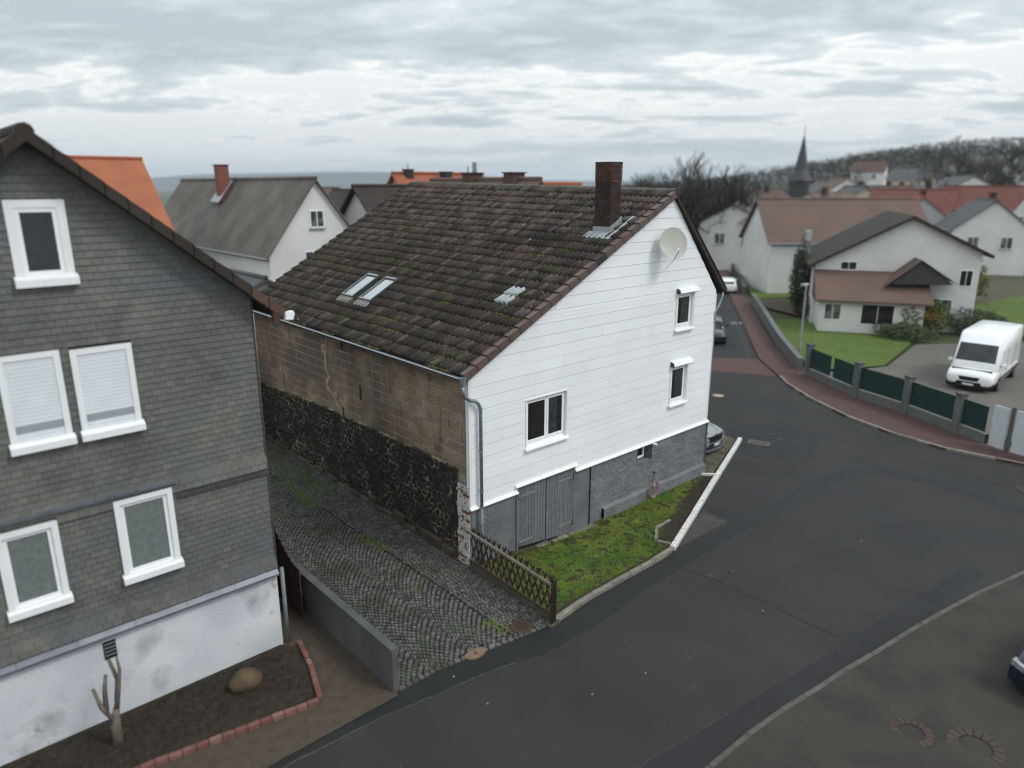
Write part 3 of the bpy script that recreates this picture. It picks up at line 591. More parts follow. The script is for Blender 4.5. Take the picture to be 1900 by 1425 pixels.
# chalk marks in the side street and litter
mb = MB()
for a, b in (((0,0),(.5,.1)),((.5,.1),(.35,.6)),((.1,.3),(.7,.45)),((.75,.1),(.95,.6)),((.1,.6),(.3,.2)),((.9,.55),(1.2,.2))):
    p0 = Vector((39.3,16.0)); ax = Vector((.59,-.8)); ay = Vector((.8,.6))*1.6
    u, v = p0+ax*a[0]+ay*a[1], p0+ax*b[0]+ay*b[1]; tt = (v-u).normalized(); nn = Vector((-tt.y,tt.x))*.04
    mb.quad((*(u-nn),-.40),(*(v-nn),-.40),(*(v+nn),-.40),(*(u+nn),-.40))
S(mb.build('road_marking', paintwhite))
for (x, y, m, lb, cat) in ((4.55,-6.3,paper,'white paper scrap lying left of the road crack','litter'),(-.1,-6.1,paper,'small white paper scrap in the middle of the near road','litter'),(1.2,-6.35,leafd,'reddish leaf lying on the near road','leaf'),(10.3,-6.4,paper,'tiny white scrap on the road centre right','litter'),(-3.3,-3.42,paper,'white scrap on the dark asphalt band by the drive','litter'),(-3.3,-4.55,paper,'white scrap on the road below the dark band','litter'),(-1.5,-5.8,paper,'pale scrap on the bottom part of the road','litter'),(-3.1,6.6,leafd,'reddish stone lying on the mossy back of the drive','stone')):
    mb = MB(); z = gz(x) + (.012 if y < 0 else .03); mb.add([(x+r_*cos(a), y+r_*sin(a), z + h_) for a, r_, h_ in [(i*1.26, R.uniform(.014,.03), R.uniform(0,.012)) for i in range(5)]] + [(x, y, z+.015)], [(0,1,5),(1,2,5),(2,3,5),(3,4,5),(4,0,5)])
    tag(mb.build('litter' if m is paper else 'dead_leaf', m, None, (x,y,z)), lb, cat)

# ---------------------------------------------------------------- main house
HL = 14.3                                            # length of the house
def wx(y): return .0227*y
WROT = Matrix.Rotation(-atan2(.325, 14.3), 4, 'Z')     # frame of the long wall: local -X outwards, +Y along the wall
E0, E1 = Vector((-.30,-.16,5.50)), Vector((.02,14.5,5.52))     # left eave line
R0, R1 = Vector((8.40,-.16,10.02)), Vector((8.35,14.5,10.30))   # ridge line
F0, F1 = Vector((11.68,-.16,6.66)), Vector((11.68,14.5,6.8))    # right eave line
house = thing('white_house', 'white clad gabled house with mossy brown tiled roof in the middle', 'house', (0,0,0))
def roofP(u, v):                                     # u 0 eave .. 1 ridge, v 0 front .. 1 back
    return E0.lerp(E1, v).lerp(R0.lerp(R1, v), u)
# core walls
mb = MB()
gp = lambda o: [(0+o, -.5), (11.25-o, -.5), (11.25-o, 6.55-.06), (8.4, 9.78-.06), (0+o, 5.46)]
n = 5
a = [(x, .34, z) for x, z in gp(.05)]; b = [(x+.325*(1 if x < 5 else 0), 14.28, z + (.2 if z > 7 else 0)) for x, z in gp(.05)]
mb.add(a+b, [(0,1,2,3,4),(9,8,7,6,5)] + [(i,i+5,(i+1)%5+5,(i+1)%5) for i in range(5)])
mb.build('wall', mat('wall_core', (.35,.35,.34), rough=.9), house)
# roof deck (underlay) with thickness
mb = MB(); dz = Vector((0,0,-.05)); th = Vector((0,0,-.13))
q = [E0+dz+Vector((.1,.02,.04)), R0+dz+Vector((0,.02,0)), F0+dz+Vector((0,.02,0)), F1+dz, R1+dz, E1+dz]
V = q + [p+th for p in q]
mb.add(V, [(0,5,4,1),(1,4,3,2),(6,7,10,11),(7,8,9,10),(0,1,7,6),(1,2,8,7),(5,11,10,4),(4,10,9,3),(0,6,11,5),(2,3,9,8)])
mb.build('roof_deck', dkRoof, house)
# right roof slope: tiles as one low relief sheet
mb = MB(); 
for r in range(12):
    u0, u1 = r/12, (r+1)/12
    for v_, (f, rr) in enumerate(((F0, R0),)):
        a = F0.lerp(R0, u0); b = F0.lerp(R0, u1+.02); c = F1.lerp(R1, u1+.02); d = F1.lerp(R1, u0)
        nrm = Vector((.72,0,.69))
        mb.add([a+nrm*.05, b+nrm*.01, c+nrm*.01, d+nrm*.05, a-nrm*.01, d-nrm*.01], [(0,3,2,1),(0,4,5,3)])
o = mb.build('rear_roof_tiles', rbRoof, house); o['kind'] = 'stuff'
# --- tiles of the visible slope
NR, NC = 23, 70
slopeL = (R0-E0).length; EXP = slopeL/NR; TW = (E1-E0).length/NC
def tile_mesh(mb, M, ln=EXP*1.14, w_=TW, hgt=.066):
    prof = []
    K = 9
    for t, h_ in ((0,.1),(.05,.75),(.15,1.),(.27,.97),(.39,.60),(.45,.05),(.60,.0),(.74,.12),(.88,.0),(1.,.12)): prof.append((t*w_, h_*hgt))
    V = [(x, 0, z+.064) for x, z in prof] + [(x, ln, z+.002) for x, z in prof] + [(x, 0, z+.012) for x, z in prof]
    n = K+1
    F = [(i, i+1, i+1+n, i+n) for i in range(K)] + [(i+2*n, i+1+2*n, i+1, i) for i in range(K)] + [(0, n, 2*n), (K, 2*n+K, n+K)]
    mb.add([M @ Vector(p) for p in V], F)
tm = MB(); tile_mesh(tm, Matrix.Identity(4)); tme = tm.mesh('roof_tile'); tme.materials.append(tilem)
tme.polygons.foreach_set('use_smooth', [i < 9 for i in range(len(tme.polygons))])
glass_set = {(r, c) for r in (7, 8) for c in (6, 7, 8)}
def tframe(r, c):
    v0, v1 = c/NC, (c+1)/NC; u = r/NR
    p = roofP(u, v1); X = (roofP(u, v0) - roofP(u, v1)).normalized(); Y = (roofP(min(u+.05,1.05), v1) - p).normalized(); Z = X.cross(Y).normalized(); Y = Z.cross(X)
    j = .004
    p = p + Z*R.uniform(-j, j*1.5) + Y*R.uniform(-.008,.008)
    M = Matrix((( X.x, Y.x, Z.x, p.x), (X.y, Y.y, Z.y, p.y), (X.z, Y.z, Z.z, p.z), (0,0,0,1)))
    return M @ Matrix.Rotation(R.uniform(-.012,.012), 4, 'Z')
def in_roof_window(c_, r_):
    v = (c_+.5)/NC; y = -.16 + v*14.66; u = (r_+.5)/NR; s_ = u*slopeL
    for (ya, yb) in SKY:
        if ya - .08 < y < yb + .08 and SK_S0 - .05 < s_ < SK_S1 + .05: return True
    return False
SKY = [(6.95, 7.78), (8.17, 9.0)]; SK_S0, SK_S1 = 1.78, 3.12
TL = []
for r in range(NR):
    for c in range(NC):
        if in_roof_window(c, r): continue
        M = tframe(r, c); ctr = M @ Vector((TW/2, EXP/2, 0))
        if 5.85 < ctr.x < 6.6 and .45 < ctr.y < 1.25: continue
        TL.append(((ctr-CAMPOS).length, r, c, M))
TL.sort(key=lambda t: t[0])
tme2 = tme.copy(); tme2.materials.clear(); tme2.materials.append(tilep)
k = 0; rest = MB(); rest2 = MB()
for d_, r, c, M in TL:
    if (r, c) in glass_set:
        o = inst('glass_tile', tme, house, M @ Matrix.Translation((0,0,.006)))
        o.material_slots[0].link = 'OBJECT'; o.material_slots[0].material = gtile; continue
    pale = R.random() < .10 + .55*smooth01((r/NR-.35)/.6) + .5*mnoise.noise((c*.09, r*.25, 3))
    if k < 300: inst('roof_tile', tme2 if pale else tme, house, M); k += 1
    else: tile_mesh(rest2 if pale else rest, M)
for r_, m_ in ((rest, tilem), (rest2, tilep)):
    o = r_.build('roof_tiles', m_, house, smooth=False); o['kind'] = 'stuff'
    sm = [(i % 20) < 9 for i in range(len(o.data.polygons))]; o.data.polygons.foreach_set('use_smooth', sm)
# moss cushions and lichen on the roof
SN = (roofP(.5,.2)-roofP(0,.2)).normalized(); RN = Vector((0,-1,0)).cross(SN).normalized()
mb = MB()
for _ in range(17000):
    r = int(R.random()**1.35*NR); v = R.random(); u = (r + R.choice((0,0,0,.02,.3)) + R.gauss(0,.03))/NR
    if u < 0 or u > 1: continue
    pn = mnoise.noise((v*11, u*7, 1.5)) + .6*mnoise.noise((v*30, u*22, 4)) + .22*(1-u)
    if v > .86 and u < .3: pn += .1
    if pn < .37: continue
    if any(a/14.66 - .01 < v + .16/14.66 < b/14.66 + .012 for a, b in SKY) and SK_S0-.1 < u*slopeL < SK_S1+.1: continue
    p = roofP(u, v) + RN*.045; rr = R.uniform(.014,.06)
    X = Vector((0,-1,0)); Y = SN; a0 = R.random()
    mb.add([p + X*rr*1.2*cos(a0+a)*R.uniform(.7,1.2) + Y*rr*sin(a0+a)*R.uniform(.7,1.2) for a in (0,1.05,2.1,3.14,4.19,5.24)] + [p + RN*rr*.55], [(i,(i+1)%6,6) for i in range(6)])
o = mb.build('roof_moss', rmoss, house, smooth=True); o['kind'] = 'stuff'
# ridge tiles
n = 38
for i in range(n):
    a = R0.lerp(R1, i/n); b = R0.lerp(R1, (i+1)/n); t = (b-a).normalized(); X = Vector((1,0,0)); Z = t.cross(X)*-1; Z = Vector((0,0,1))
    mb = MB(); V = []; sg = .02*mnoise.noise((i*.4, 2, 0)) - .06*sin(pi*i/n)*0
    for e_, (p, rr) in enumerate(((a, .148), (b + t*.03, .128))):
        for k2 in range(9): an = pi*(k2/8)*1.04 - .06; V.append(p + X*cos(an)*rr + Z*(sin(an)*rr*.8 - .01 + sg))
    for p, rr in ((a, .148),):
        for k2 in range(9): an = pi*(k2/8)*1.04 - .06; V.append(p + X*cos(an)*(rr-.025) + Z*(sin(an)*(rr-.03)*.8 - .01 + sg))
    mb.add(V, [(k2, k2+9, k2+10, k2+1) for k2 in range(8)] + [(k2+18, k2, k2+1, k2+19) for k2 in range(8)])
    mb.build('ridge_tile', ridgem, house, a, smooth=False)
mb = MB(); mb.tube([R0+Vector((0,-.02,.0)), R0+Vector((0,-.05,.0))], [.15,.135], 14); mb.build('ridge_end_cap', blackm, house)
# verge tiles: front left
nv = 23; Yd = Vector((0,1,0)); Sd = (R0-E0).normalized(); Nd = Vector((-Sd.z, 0, Sd.x))
for i in range(nv):
    p = E0 + Sd*(slopeL*i/nv); p.y = 0; ln = slopeL/nv*1.05; mb = MB()
    o_ = Nd*.062; q = lambda s_, y, h_: p + Sd*s_ + Yd*y + Nd*h_
    lo, hi = .075, .05
    V = [q(0,-.20,-.13+.02), q(0,-.20,.045+lo-.02), q(0,-.185,lo+.03), q(0,-.02,lo+.03), q(0,-.02,-.02),
         q(ln,-.20,-.13), q(ln,-.20,.045+hi-.04), q(ln,-.185,hi+.012), q(ln,-.02,hi+.012), q(ln,-.02,-.02)]
    mb.add(V, [(4,3,2,1,0),(0,1,6,5),(1,2,7,6),(2,3,8,7),(3,4,9,8),(5,6,7,8,9),(0,5,9,4)])
    o = mb.build('verge_tile', blackm if i == 13 else vergem, house, p)
    if i == 13: o['label'] = 'black replacement verge tile'
# right verge boards, dark
Sr = (F0-R0).normalized(); Nr = Vector((-Sr.z, 0, Sr.x)); Lr = (F0-R0).length
if Nr.z < 0: Nr = -Nr
for i, (a, b) in enumerate(((0,.36),(.355,.70),(.695,1.0))):
    mb = MB(); p0, p1 = R0+Sr*Lr*a, R0+Sr*Lr*b
    V = []
    for p in (p0, p1):
        p = Vector((p.x, 0, p.z)); hh = .07+.004*i
        V += [p+Yd*-.13+Nr*-.11, p+Yd*-.13+Nr*hh, p+Yd*-.0+Nr*(hh+.01), p+Yd*-.0+Nr*-.15]
    mb.add(V, [(0,1,2,3),(7,6,5,4),(0,4,5,1),(1,5,6,2),(2,6,7,3),(3,7,4,0)]); mb.build('verge_board', blackm, house, p0)
# chimney
ch = MB(); cx0, cx1, cy0, cy1, cb, ct = 5.98, 6.48, .55, 1.16, 7.9, 10.88
ch.box(cx0+.012, cx1-.012, cy0+.012, cy1-.012, cb, ct-.02); chim = ch.build('chimney', chmortar, house)
def brick_ring(z, h, m, nb, off, out=0.):
    for ax in range(4):
        ln = (cx1-cx0 if ax % 2 == 0 else cy1-cy0) + 2*out; n = nb[ax % 2]; cuts = [0.] + sorted((k_ + (.5 if off else 0))/n for k_ in range(n if off else n) if 0 < (k_ + (.5 if off else 0))/n < 1) + [1.]
        if ax in (1, 2): continue                     # sides turned away keep the plain core below
        for a, b in zip(cuts, cuts[1:]):
            mb = MB(); a_, b_ = a*ln + .005, b*ln - .005; e_ = R.uniform(0,.006) + out
            if ax == 0: mb.box(cx0-out+a_, cx0-out+b_, cy0-.004-e_, cy0+.03, z+.005, z+h-.005)
            else: mb.box(cx0-.004-e_, cx0+.03, cy0-out+a_, cy0-out+b_, z+.005, z+h-.005)
            mb.build('brick', m, chim)
rows = 26; hh = (ct-8.75)/rows
for i in range(rows): brick_ring(8.75+i*hh, hh, chbrick2 if i >= rows-7 else chbrick, (2,3) , i % 2, .012 if i >= rows-7 else 0)
mb = MB(); mb.box(cx0-.015, cx1+.015, cy0-.018, cy1+.015, ct-.02, ct+.02); mb.build('cap', chmortar, chim)
# flashing
mb = MB()
def rz(x): return 5.50 + (x+.30)*(R0.z-E0.z)/(R0.x-E0.x)
for (xa, ya, xb, yb) in ((cx0-.03,cy1+.03,cx0-.03,cy0-.03),(cx0-.03,cy0-.03,cx1+.05,cy0-.03)):
    za, zb = rz(xa), rz(xb)
    mb.add([(xa,ya,za-.05),(xb,yb,zb-.05),(xb,yb,zb+.24),(xa,ya,za+.24),(xa+.035,ya+(.035 if ya<.5 else -.035),za+.25),(xb+(.035 if xb<6.2 else -.0),yb+.035,zb+.25)], [(0,1,2,3),(3,2,5,4)])
mb.build('flashing', lead, chim)
lf = MB(); tf = Matrix.Identity(4)
for r in range(18):
    u = (14.35 + r*.0)/NR
for rr_, c0, c1 in ((15.75,1.9,7.1),(16.55,1.7,3.3),(17.35,1.7,3.3),(18.15,1.7,3.3)):
    for k_ in range(int((c1-c0)*6)):
        v0 = (c0 + k_/6)/NC; u0 = rr_/NR; p = roofP(u0, v0); z_ = .07 + .022*(k_%3 == 1)
        a = p + RN*z_; b = roofP(u0+.86/NR, v0) + RN*(z_-.01); v1 = v0 + 1/6/NC; z2 = .07 + .022*((k_+1)%3 == 1)
        lf.add([a, roofP(u0, v1)+RN*z2, roofP(u0+.86/NR, v1)+RN*(z2-.01), b, p+RN*.03, roofP(u0, v1)+RN*.03], [(0,3,2,1),(0,1,5,4)])
o = lf.build('lead_apron', lead, chim)
# roof windows
def rp(s_, y, h_=0): p = roofP(s_/slopeL, (y+.16)/14.66); return p + RN*h_
for k_, (ya, yb) in enumerate(SKY):
    f = MB(); s0, s1 = SK_S0, SK_S1; hgt = .15
    def bx(sa, sb, a, b, h0, h1, mb): mb.add([rp(sa,a,h0),rp(sb,a,h0),rp(sb,b,h0),rp(sa,b,h0),rp(sa,a,h1),rp(sb,a,h1),rp(sb,b,h1),rp(sa,b,h1)], [(0,1,2,3),(7,6,5,4),(0,4,5,1),(1,5,6,2),(2,6,7,3),(3,7,4,0)])
    w_ = thing('skylight', None, None, rp(s0, ya)) if False else None
    bx(s0, s1, ya, ya+.07, 0, hgt, f); bx(s0, s1, yb-.07, yb, 0, hgt, f); bx(s0, s0+.08, ya+.07, yb-.07, 0, hgt-.01, f); bx(s1-.10, s1, ya+.07, yb-.07, 0, hgt+.01, f)
    fr = f.build('skylight', frameg, house)
    g = MB(); bx(s0+.08, s1-.10, ya+.07, yb-.07, .06, .118, g); g.build('pane', skyglass, fr)
    g = MB(); bx(s1-.09, s1-.02, ya+.09, yb-.09, hgt+.01, hgt+.02, g); bx(s0+.02, s1-.1, yb-.075, yb-.055, hgt, hgt+.008, g); bx(s0+.01, s0+.06, ya+.02, yb-.09, hgt-.01, hgt+.003, g); g.build('frame_trim', framel, fr)
    g = MB()
    for q_ in range(8):
        v = ya - .03 + q_*(yb-ya+.06)/8; v2 = v + (yb-ya+.06)/8
        g.add([rp(s0-.30,v,.075+.02*(q_%2)), rp(s0-.30,v2,.075+.02*((q_+1)%2)), rp(s0,v2,.10), rp(s0,v,.10), rp(s0-.30,v,.03), rp(s0-.30,v2,.03)], [(0,3,2,1),(4,0,1,5)])
    g.build('flashing_apron', mat('grey_apron', (.20,.195,.18), (.16,.155,.14), scale=8, rough=.8), fr)

# --- long block wall
def LW(x, y, z): return WROT @ Vector((x, y, z))
mb = MB(WROT); mb.box(-.005, .06, 0.02, 14.30, 2.0, 5.5); mb.build('mortar_bed', mortar, house)
bme = {}
def blk(w_, h_):
    key = (round(w_, 2), round(h_, 2))
    if key not in bme:
        m_ = MB(); c = .010; x = -.013
        m_.add([(0.01,0,0),(0.01,w_,0),(0.01,w_,h_),(0.01,0,h_),(x+.008,.004,.004),(x+.008,w_-.004,.004),(x+.008,w_-.004,h_-.004),(x+.008,.004,h_-.004),(x,c,c),(x,w_-c,c),(x,w_-c,h_-c),(x,c,h_-c)],
           [(8,11,10,9)] + [(i,(i+1)%4,(i+1)%4+4,i+4)[::-1] for i in range(4)] + [(i+4,(i+1)%4+4,(i+1)%4+8,i+8)[::-1] for i in range(4)])
        me = m_.mesh('concrete_block'); me.materials.append(blockm); bme[key] = me
    return bme[key]
CRS = .288; nb = 0
def zst(y): return 2.80 - .14*smooth01(y/5)*0 - .0135*y - .22*smooth01((y-8)/6) + .03*mnoise.noise((y*1.5,0,0))
for r in range(13):
    z1 = 5.47 - r*CRS; z0 = z1 - CRS + .020
    y = .03
    first = .50 if r % 2 else .26
    while y < 14.22:
        w_ = first if y < .1 else .50; w_ = min(w_, 14.24 - y)
        if w_ > .48 and R.random() < .05: w_ = .26
        if z1 > zst(y) + .05 and w_ > .08:
            wl = w_ - .022
            o = inst('concrete_block', blk(wl, CRS-.020), house, WROT @ Matrix.Translation((R.uniform(-.004,.003), y, z0)) @ Matrix.Rotation(R.uniform(-.004,.004), 4, 'X')); nb += 1
        y += w_
# tan mortar runs and patches, anchors
def runstrip(pts, wd, name, m, off=-.034):
    mb = MB(WROT); V = []; P = []
    for (a, b) in zip(pts, pts[1:]):
        n_ = max(2, int(abs(a[0]-b[0])*8 + abs(a[1]-b[1])*10))
        P += [(a[0]+(b[0]-a[0])*i/n_, a[1]+(b[1]-a[1])*i/n_) for i in range(n_)]
    P.append(pts[-1])
    for i, p in enumerate(P):
        q_ = P[min(i+1, len(P)-1)]; q2 = P[max(i-1, 0)]; tx, ty = q_[0]-q2[0], q_[1]-q2[1]; l = sqrt(tx*tx+ty*ty) or 1
        for s_ in (-1, 1): ww = wd*R.uniform(.25,.62)*s_; V.append((off, p[0]-ty/l*ww, p[1]+tx/l*ww)); 
        for s_ in (-1, 1): V.append((off+.03, V[-2][1] if s_ < 0 else V[-1][1], V[-2][2] if s_ < 0 else V[-1][2]))
    n_ = len(P); F = []
    for i in range(n_-1): a = 4*i; F += [(a, a+1, a+5, a+4), (a, a+4, a+6, a+2), (a+1, a+3, a+7, a+5)]
    mb.add(V, F); return mb.build(name, m, house)
runstrip([(7.98,5.2),(8.02,4.95),(8.3,4.9),(8.32,4.71),(8.12,4.68),(8.2,4.16),(7.95,3.82),(8.2,3.6),(8.1,3.36),(7.7,3.25),(7.66,3.1),(7.33,2.85),(7.2,2.62)], .17, 'mortar_repair', mortar_tan)
runstrip([(7.05,2.95),(7.0,2.6)], .09, 'mortar_repair', mortar_tan)
runstrip([(3.0,5.32),(2.6,5.30),(2.3,5.26),(1.9,5.22),(1.2,5.24)], .13, 'mortar_repair', mortar_tan)
runstrip([(3.9,5.30),(3.5,5.30)], .10, 'mortar_repair', mortar_tan)
mb = MB(WROT); mb.add([(-.036, 7.5+.13*cos(a)*R.uniform(.8,1.1), 3.33+.13*sin(a)*R.uniform(.8,1.1)) for a in [i*.7 for i in range(9)]], [tuple(range(8,-1,-1))]); mb.build('mortar_repair', mortar_tan, house)
for (y, z, h_) in ((6.9,5.2,.42),(5.8,3.75,.5),(7.05,2.75,.45)):
    mb = MB(WROT); mb.box(-.06,-.03,y-.02,y+.02,z-h_/2,z+h_/2); mb.box(-.07,-.06,y-.03,y+.03,z-.02,z+.02); mb.build('wall_anchor', iron, house)
mb = MB(WROT)
for yy in (.20,.34): mb.box(-.055,-.03,yy,yy+.03,3.5,4.0)
mb.box(-.055,-.03,.23,.34,3.96,4.0); mb.box(-.055,-.03,.23,.34,3.5,3.54); mb.build('wall_bracket', mortar_tan, house)
# rubble base wall: irregular basalt stones (cells of a jittered grid)
def cells(y0, y1, z0, ztop, s_, seed):
    rr = random.Random(seed); P = []
    j = 0; z = z0 + s_*.3
    while z < 2.95:
        y = y0 + (s_*.55 if j % 2 else 0) + .06
        sc = s_*(1 + .0*y)
        while y < y1: P.append((y + rr.uniform(-.38,.38)*s_, z + rr.uniform(-.34,.34)*s_)); y += sc*1.06
        z += s_*.86; j += 1
    G = {}
    for i, p in enumerate(P): G.setdefault((int(p[0]/s_), int(p[1]/s_)), []).append(i)
    outp = []
    for i, p in enumerate(P):
        poly = [(p[0]-s_, p[1]-s_), (p[0]+s_, p[1]-s_), (p[0]+s_, p[1]+s_), (p[0]-s_, p[1]+s_)]
        gi, gj = int(p[0]/s_), int(p[1]/s_)
        cuts = []
        for a in range(-3, 4):
            for b in range(-3, 4):
                for k_ in G.get((gi+a, gj+b), ()):
                    if k_ != i: q_ = P[k_]; cuts.append(((p[0]+q_[0])/2, (p[1]+q_[1])/2, q_[0]-p[0], q_[1]-p[1]))
        cuts += [(y0, 0, -1, 0), (y1, 0, 1, 0), (0, z0, 0, -1), (0, ztop(p[0]), 0, 1)]
        for (mx_, my_, nx, ny) in cuts:
            new = []; m_ = len(poly)
            for k_ in range(m_):
                A, B = poly[k_], poly[(k_+1) % m_]; da = (A[0]-mx_)*nx + (A[1]-my_)*ny; db = (B[0]-mx_)*nx + (B[1]-my_)*ny
                if da <= 0: new.append(A)
                if da*db < 0: t_ = da/(da-db); new.append((A[0]+(B[0]-A[0])*t_, A[1]+(B[1]-A[1])*t_))
            poly = new
            if len(poly) < 3: break
        if len(poly) >= 3:
            ar = abs(sum(poly[k_][0]*poly[k_-1][1]-poly[k_-1][0]*poly[k_][1] for k_ in range(len(poly))))/2
            if ar > .004: outp.append((poly, ar))
    return outp
def ztop(y): return 2.74 - .012*y - .22*smooth01((y-8)/6) + .05*mnoise.noise((y*1.7,3,0))
mb = MB(WROT)
Pz = [( .54 + i*(13.7)/40) for i in range(41)]
mb.add([(-.066, y, -.1) for y in Pz] + [(-.066, y, ztop(y)+.0) for y in Pz] + [(.02, y, ztop(y)+.05) for y in Pz], [(i+41, i+42, i+1, i) for i in range(40)] + [(i+82, i+83, i+42, i+41) for i in range(40)])
mb.build('rubble_mortar', smortar, house)
def stone_mb(mb, poly):
    n_ = len(poly); cy = sum(p[0] for p in poly)/n_; cz = sum(p[1] for p in poly)/n_
    pop = R.uniform(.030,.065); tl = R.uniform(-.12,.12); tv = R.uniform(-.12,.12)
    P2 = []
    for k_ in range(n_):                               # round the corners
        A, B = poly[k_], poly[(k_+1) % n_]
        P2 += [(A[0]+(B[0]-A[0])*.22, A[1]+(B[1]-A[1])*.22), (A[0]+(B[0]-A[0])*.78, A[1]+(B[1]-A[1])*.78)]
    m_ = len(P2); g = R.uniform(.86,.93); V = []
    for gx, d_ in ((g, .45), (g*.93, .8), (g*.66, 1.0)):
        for p in P2:
            yy, z_ = cy+(p[0]-cy)*gx, cz+(p[1]-cz)*gx
            V.append((-.04 - (pop*d_ + (tl*(yy-cy) + tv*(z_-cz))*d_ + R.uniform(-.006,.006)*(d_ > .1)), yy, z_))
    V.append((-.04-pop*1.1, cy, cz))
    F = [(i+m_*k_, (i+1)%m_+m_*k_, (i+1)%m_+m_*(k_+1), i+m_*(k_+1))[::-1] for k_ in (0,1) for i in range(m_)] + [(i+2*m_, (i+1)%m_+2*m_, 3*m_)[::-1] for i in range(m_)]
    mb.add(V, F)
cl = cells(.56, 14.2, -.06, ztop, .215, 5)
cl = [(p, a, (LW(0, sum(q_[0] for q_ in p)/len(p), 1)-CAMPOS).length) for p, a in cl]
cl.sort(key=lambda t: t[2]**2/t[1]**.8)
for p, a, d_ in cl[:300]:
    mb = MB(WROT); stone_mb(mb, p); mb.build('rubble_stone', basalt, house, LW(-.05, sum(q_[0] for q_ in p)/len(p), sum(q_[1] for q_ in p)/len(p)))
mb = MB(WROT)
for p, a, d_ in cl[300:]: stone_mb(mb, p)
o = mb.build('rubble_stones', basalt, house); o['kind'] = 'stuff'
y = .6
while y < 13.6:                                     # footing stones
    l = R.uniform(.35,.8); h_ = R.uniform(.12,.40) if y < 6 else R.uniform(.08,.22)
    mb = MB(WROT @ Matrix.Translation((-.16-R.uniform(0,.07), y, -.03)) @ Matrix.Rotation(R.uniform(-.06,.06), 4, 'Z')); mb.cbox(0, .16, 0, l-.03, 0, h_, .035)
    mb.v = [(a+.012*mnoise.noise((a*9,b*9,c*9)), b, c+.012*mnoise.noise((a*7,b*7,c*7+3))) for a, b, c in mb.v]
    mb.build('footing_stone', sandst, house, LW(-.1, y, 0)); y += l
# white painted brick corner pier
mb = MB(WROT); mb.box(-.075, .02, .0, .50, -.2, 2.38); mb.build('pier_core', mat('pier_mortar', (.16,.15,.14), rough=.95), house)
z = -.18; i = 0
while z < 2.36:
    h_ = .082; cuts = [0, .26, .52] if i % 2 else [0, .13, .39, .52]; ext = R.choice((0,0,.04,-.03)) 
    for a, b in zip(cuts, cuts[1:]):
        m_ = rbrick if R.random() < .12 else wbrick; mb = MB(WROT); e_ = R.uniform(0,.014); b2_ = b + (ext if b == .52 else 0)
        mb.cbox(0,1,0,1,0,1,.01) if False else mb.box(-.095-e_, -.02, a+.005, b2_-.009, z+.008, z+h_-.008); mb.build('brick', m_, house, LW(-.09,a,z))
    z += h_; i += 1
# far end wall strip
mb = MB(); mb.box(.33, .42, 14.28, 14.4, 0, 5.4); mb.build('corner_trim', zinc, house)
# gutter
gt = MB(); V = []; K = 7; Gs = [E0 + Vector((-.02,-.02,-.02)), E1 + Vector((-.02,.0,-.02))]
for p in Gs:
    for k2 in range(K): a_ = pi + pi*k2/(K-1); V.append(p + Vector((.065*cos(a_)-.05, 0, .065*sin(a_))))
    for k2 in range(K): a_ = pi + pi*k2/(K-1); V.append(p + Vector((.058*cos(a_)-.05, 0, .058*sin(a_))))
gt.add(V, [(k2, k2+1, k2+1+2*K, k2+2*K) for k2 in range(K-1)] + [(k2+K, k2+3*K, k2+1+3*K, k2+1+K) for k2 in range(K-1)] + [(k2, k2+K, k2+1+K, k2+1) for k2 in range(K-1)])
gt.build('gutter', zinc, house)
mb = MB(); mb.tube([Gs[0]+Vector((-.118,0,.004)), Gs[1]+Vector((-.118,0,.004))], .013, 6); mb.build('gutter_bead', zincw, house)
for i in range(8): p = Gs[0].lerp(Gs[1], (i+.5)/8); mb = MB(); mb.box(p.x-.126, p.x+.02, p.y-.012, p.y+.012, p.z-.07, p.z-.062); mb.box(p.x-.128,p.x-.12,p.y-.012,p.y+.012,p.z-.066,p.z+.012); mb.build('gutter_bracket', zinc, house)
# downpipe: hopper, swan neck, zinc pipe, painted foot
g0 = Gs[0] + Vector((-.04, .04, -.06))
mb = MB(); mb.tube([g0+Vector((0,-.03,.09)), g0+Vector((0,-.03,.0)), g0+Vector((.0,-.03,-.16))], [.10,.085,.052], 12); mb.build('hopper', zinc, house)
dp = [g0+Vector((0,-.03,-.12)), g0+Vector((0,-.04,-.30)), g0+Vector((.05,-.04,-.42)), g0+Vector((.22,-.02,-.56)), g0+Vector((.42,.0,-.62)), g0+Vector((.53,.0,-.72)), Vector((.245,-.135,4.55)), Vector((.245,-.135,1.72))]
mb = MB(); mb.tube(dp, .05, 12); mb.build('downpipe', zinc, house, smooth=True)
mb = MB(); mb.tube([(.245,-.135,1.75),(.245,-.135,-.02)], .047, 12); mb.build('lower_downpipe', greypipe, house, smooth=True)
for z in (4.55,3.35,2.2,1.72,1.2): mb = MB(); mb.tube([(.245,-.135,z-.02),(.245,-.135,z+.02)], .058, 12); mb.box(.238,.252,-.09,-.02,z-.01,z+.01); mb.build('pipe_clamp', zinc if z > 1.5 else greypipe, house)
mb = MB(); mb.tube([F0+Vector((-.05,.1,-.12)), F0+Vector((-.06,.1,-.30)), F0+Vector((-.22,.12,-.62)), F0+Vector((-.42,.14,-.85)), (11.32,.0,4.9),(11.32,.0,.0)], .05, 10); mb.build('rear_downpipe', zinc, house, smooth=True)
mb = MB(); mb.tube([F0+Vector((.03,.0,-.06)), F1+Vector((.03,.0,-.06))], .07, 8); mb.build('rear_gutter', blackm, house)

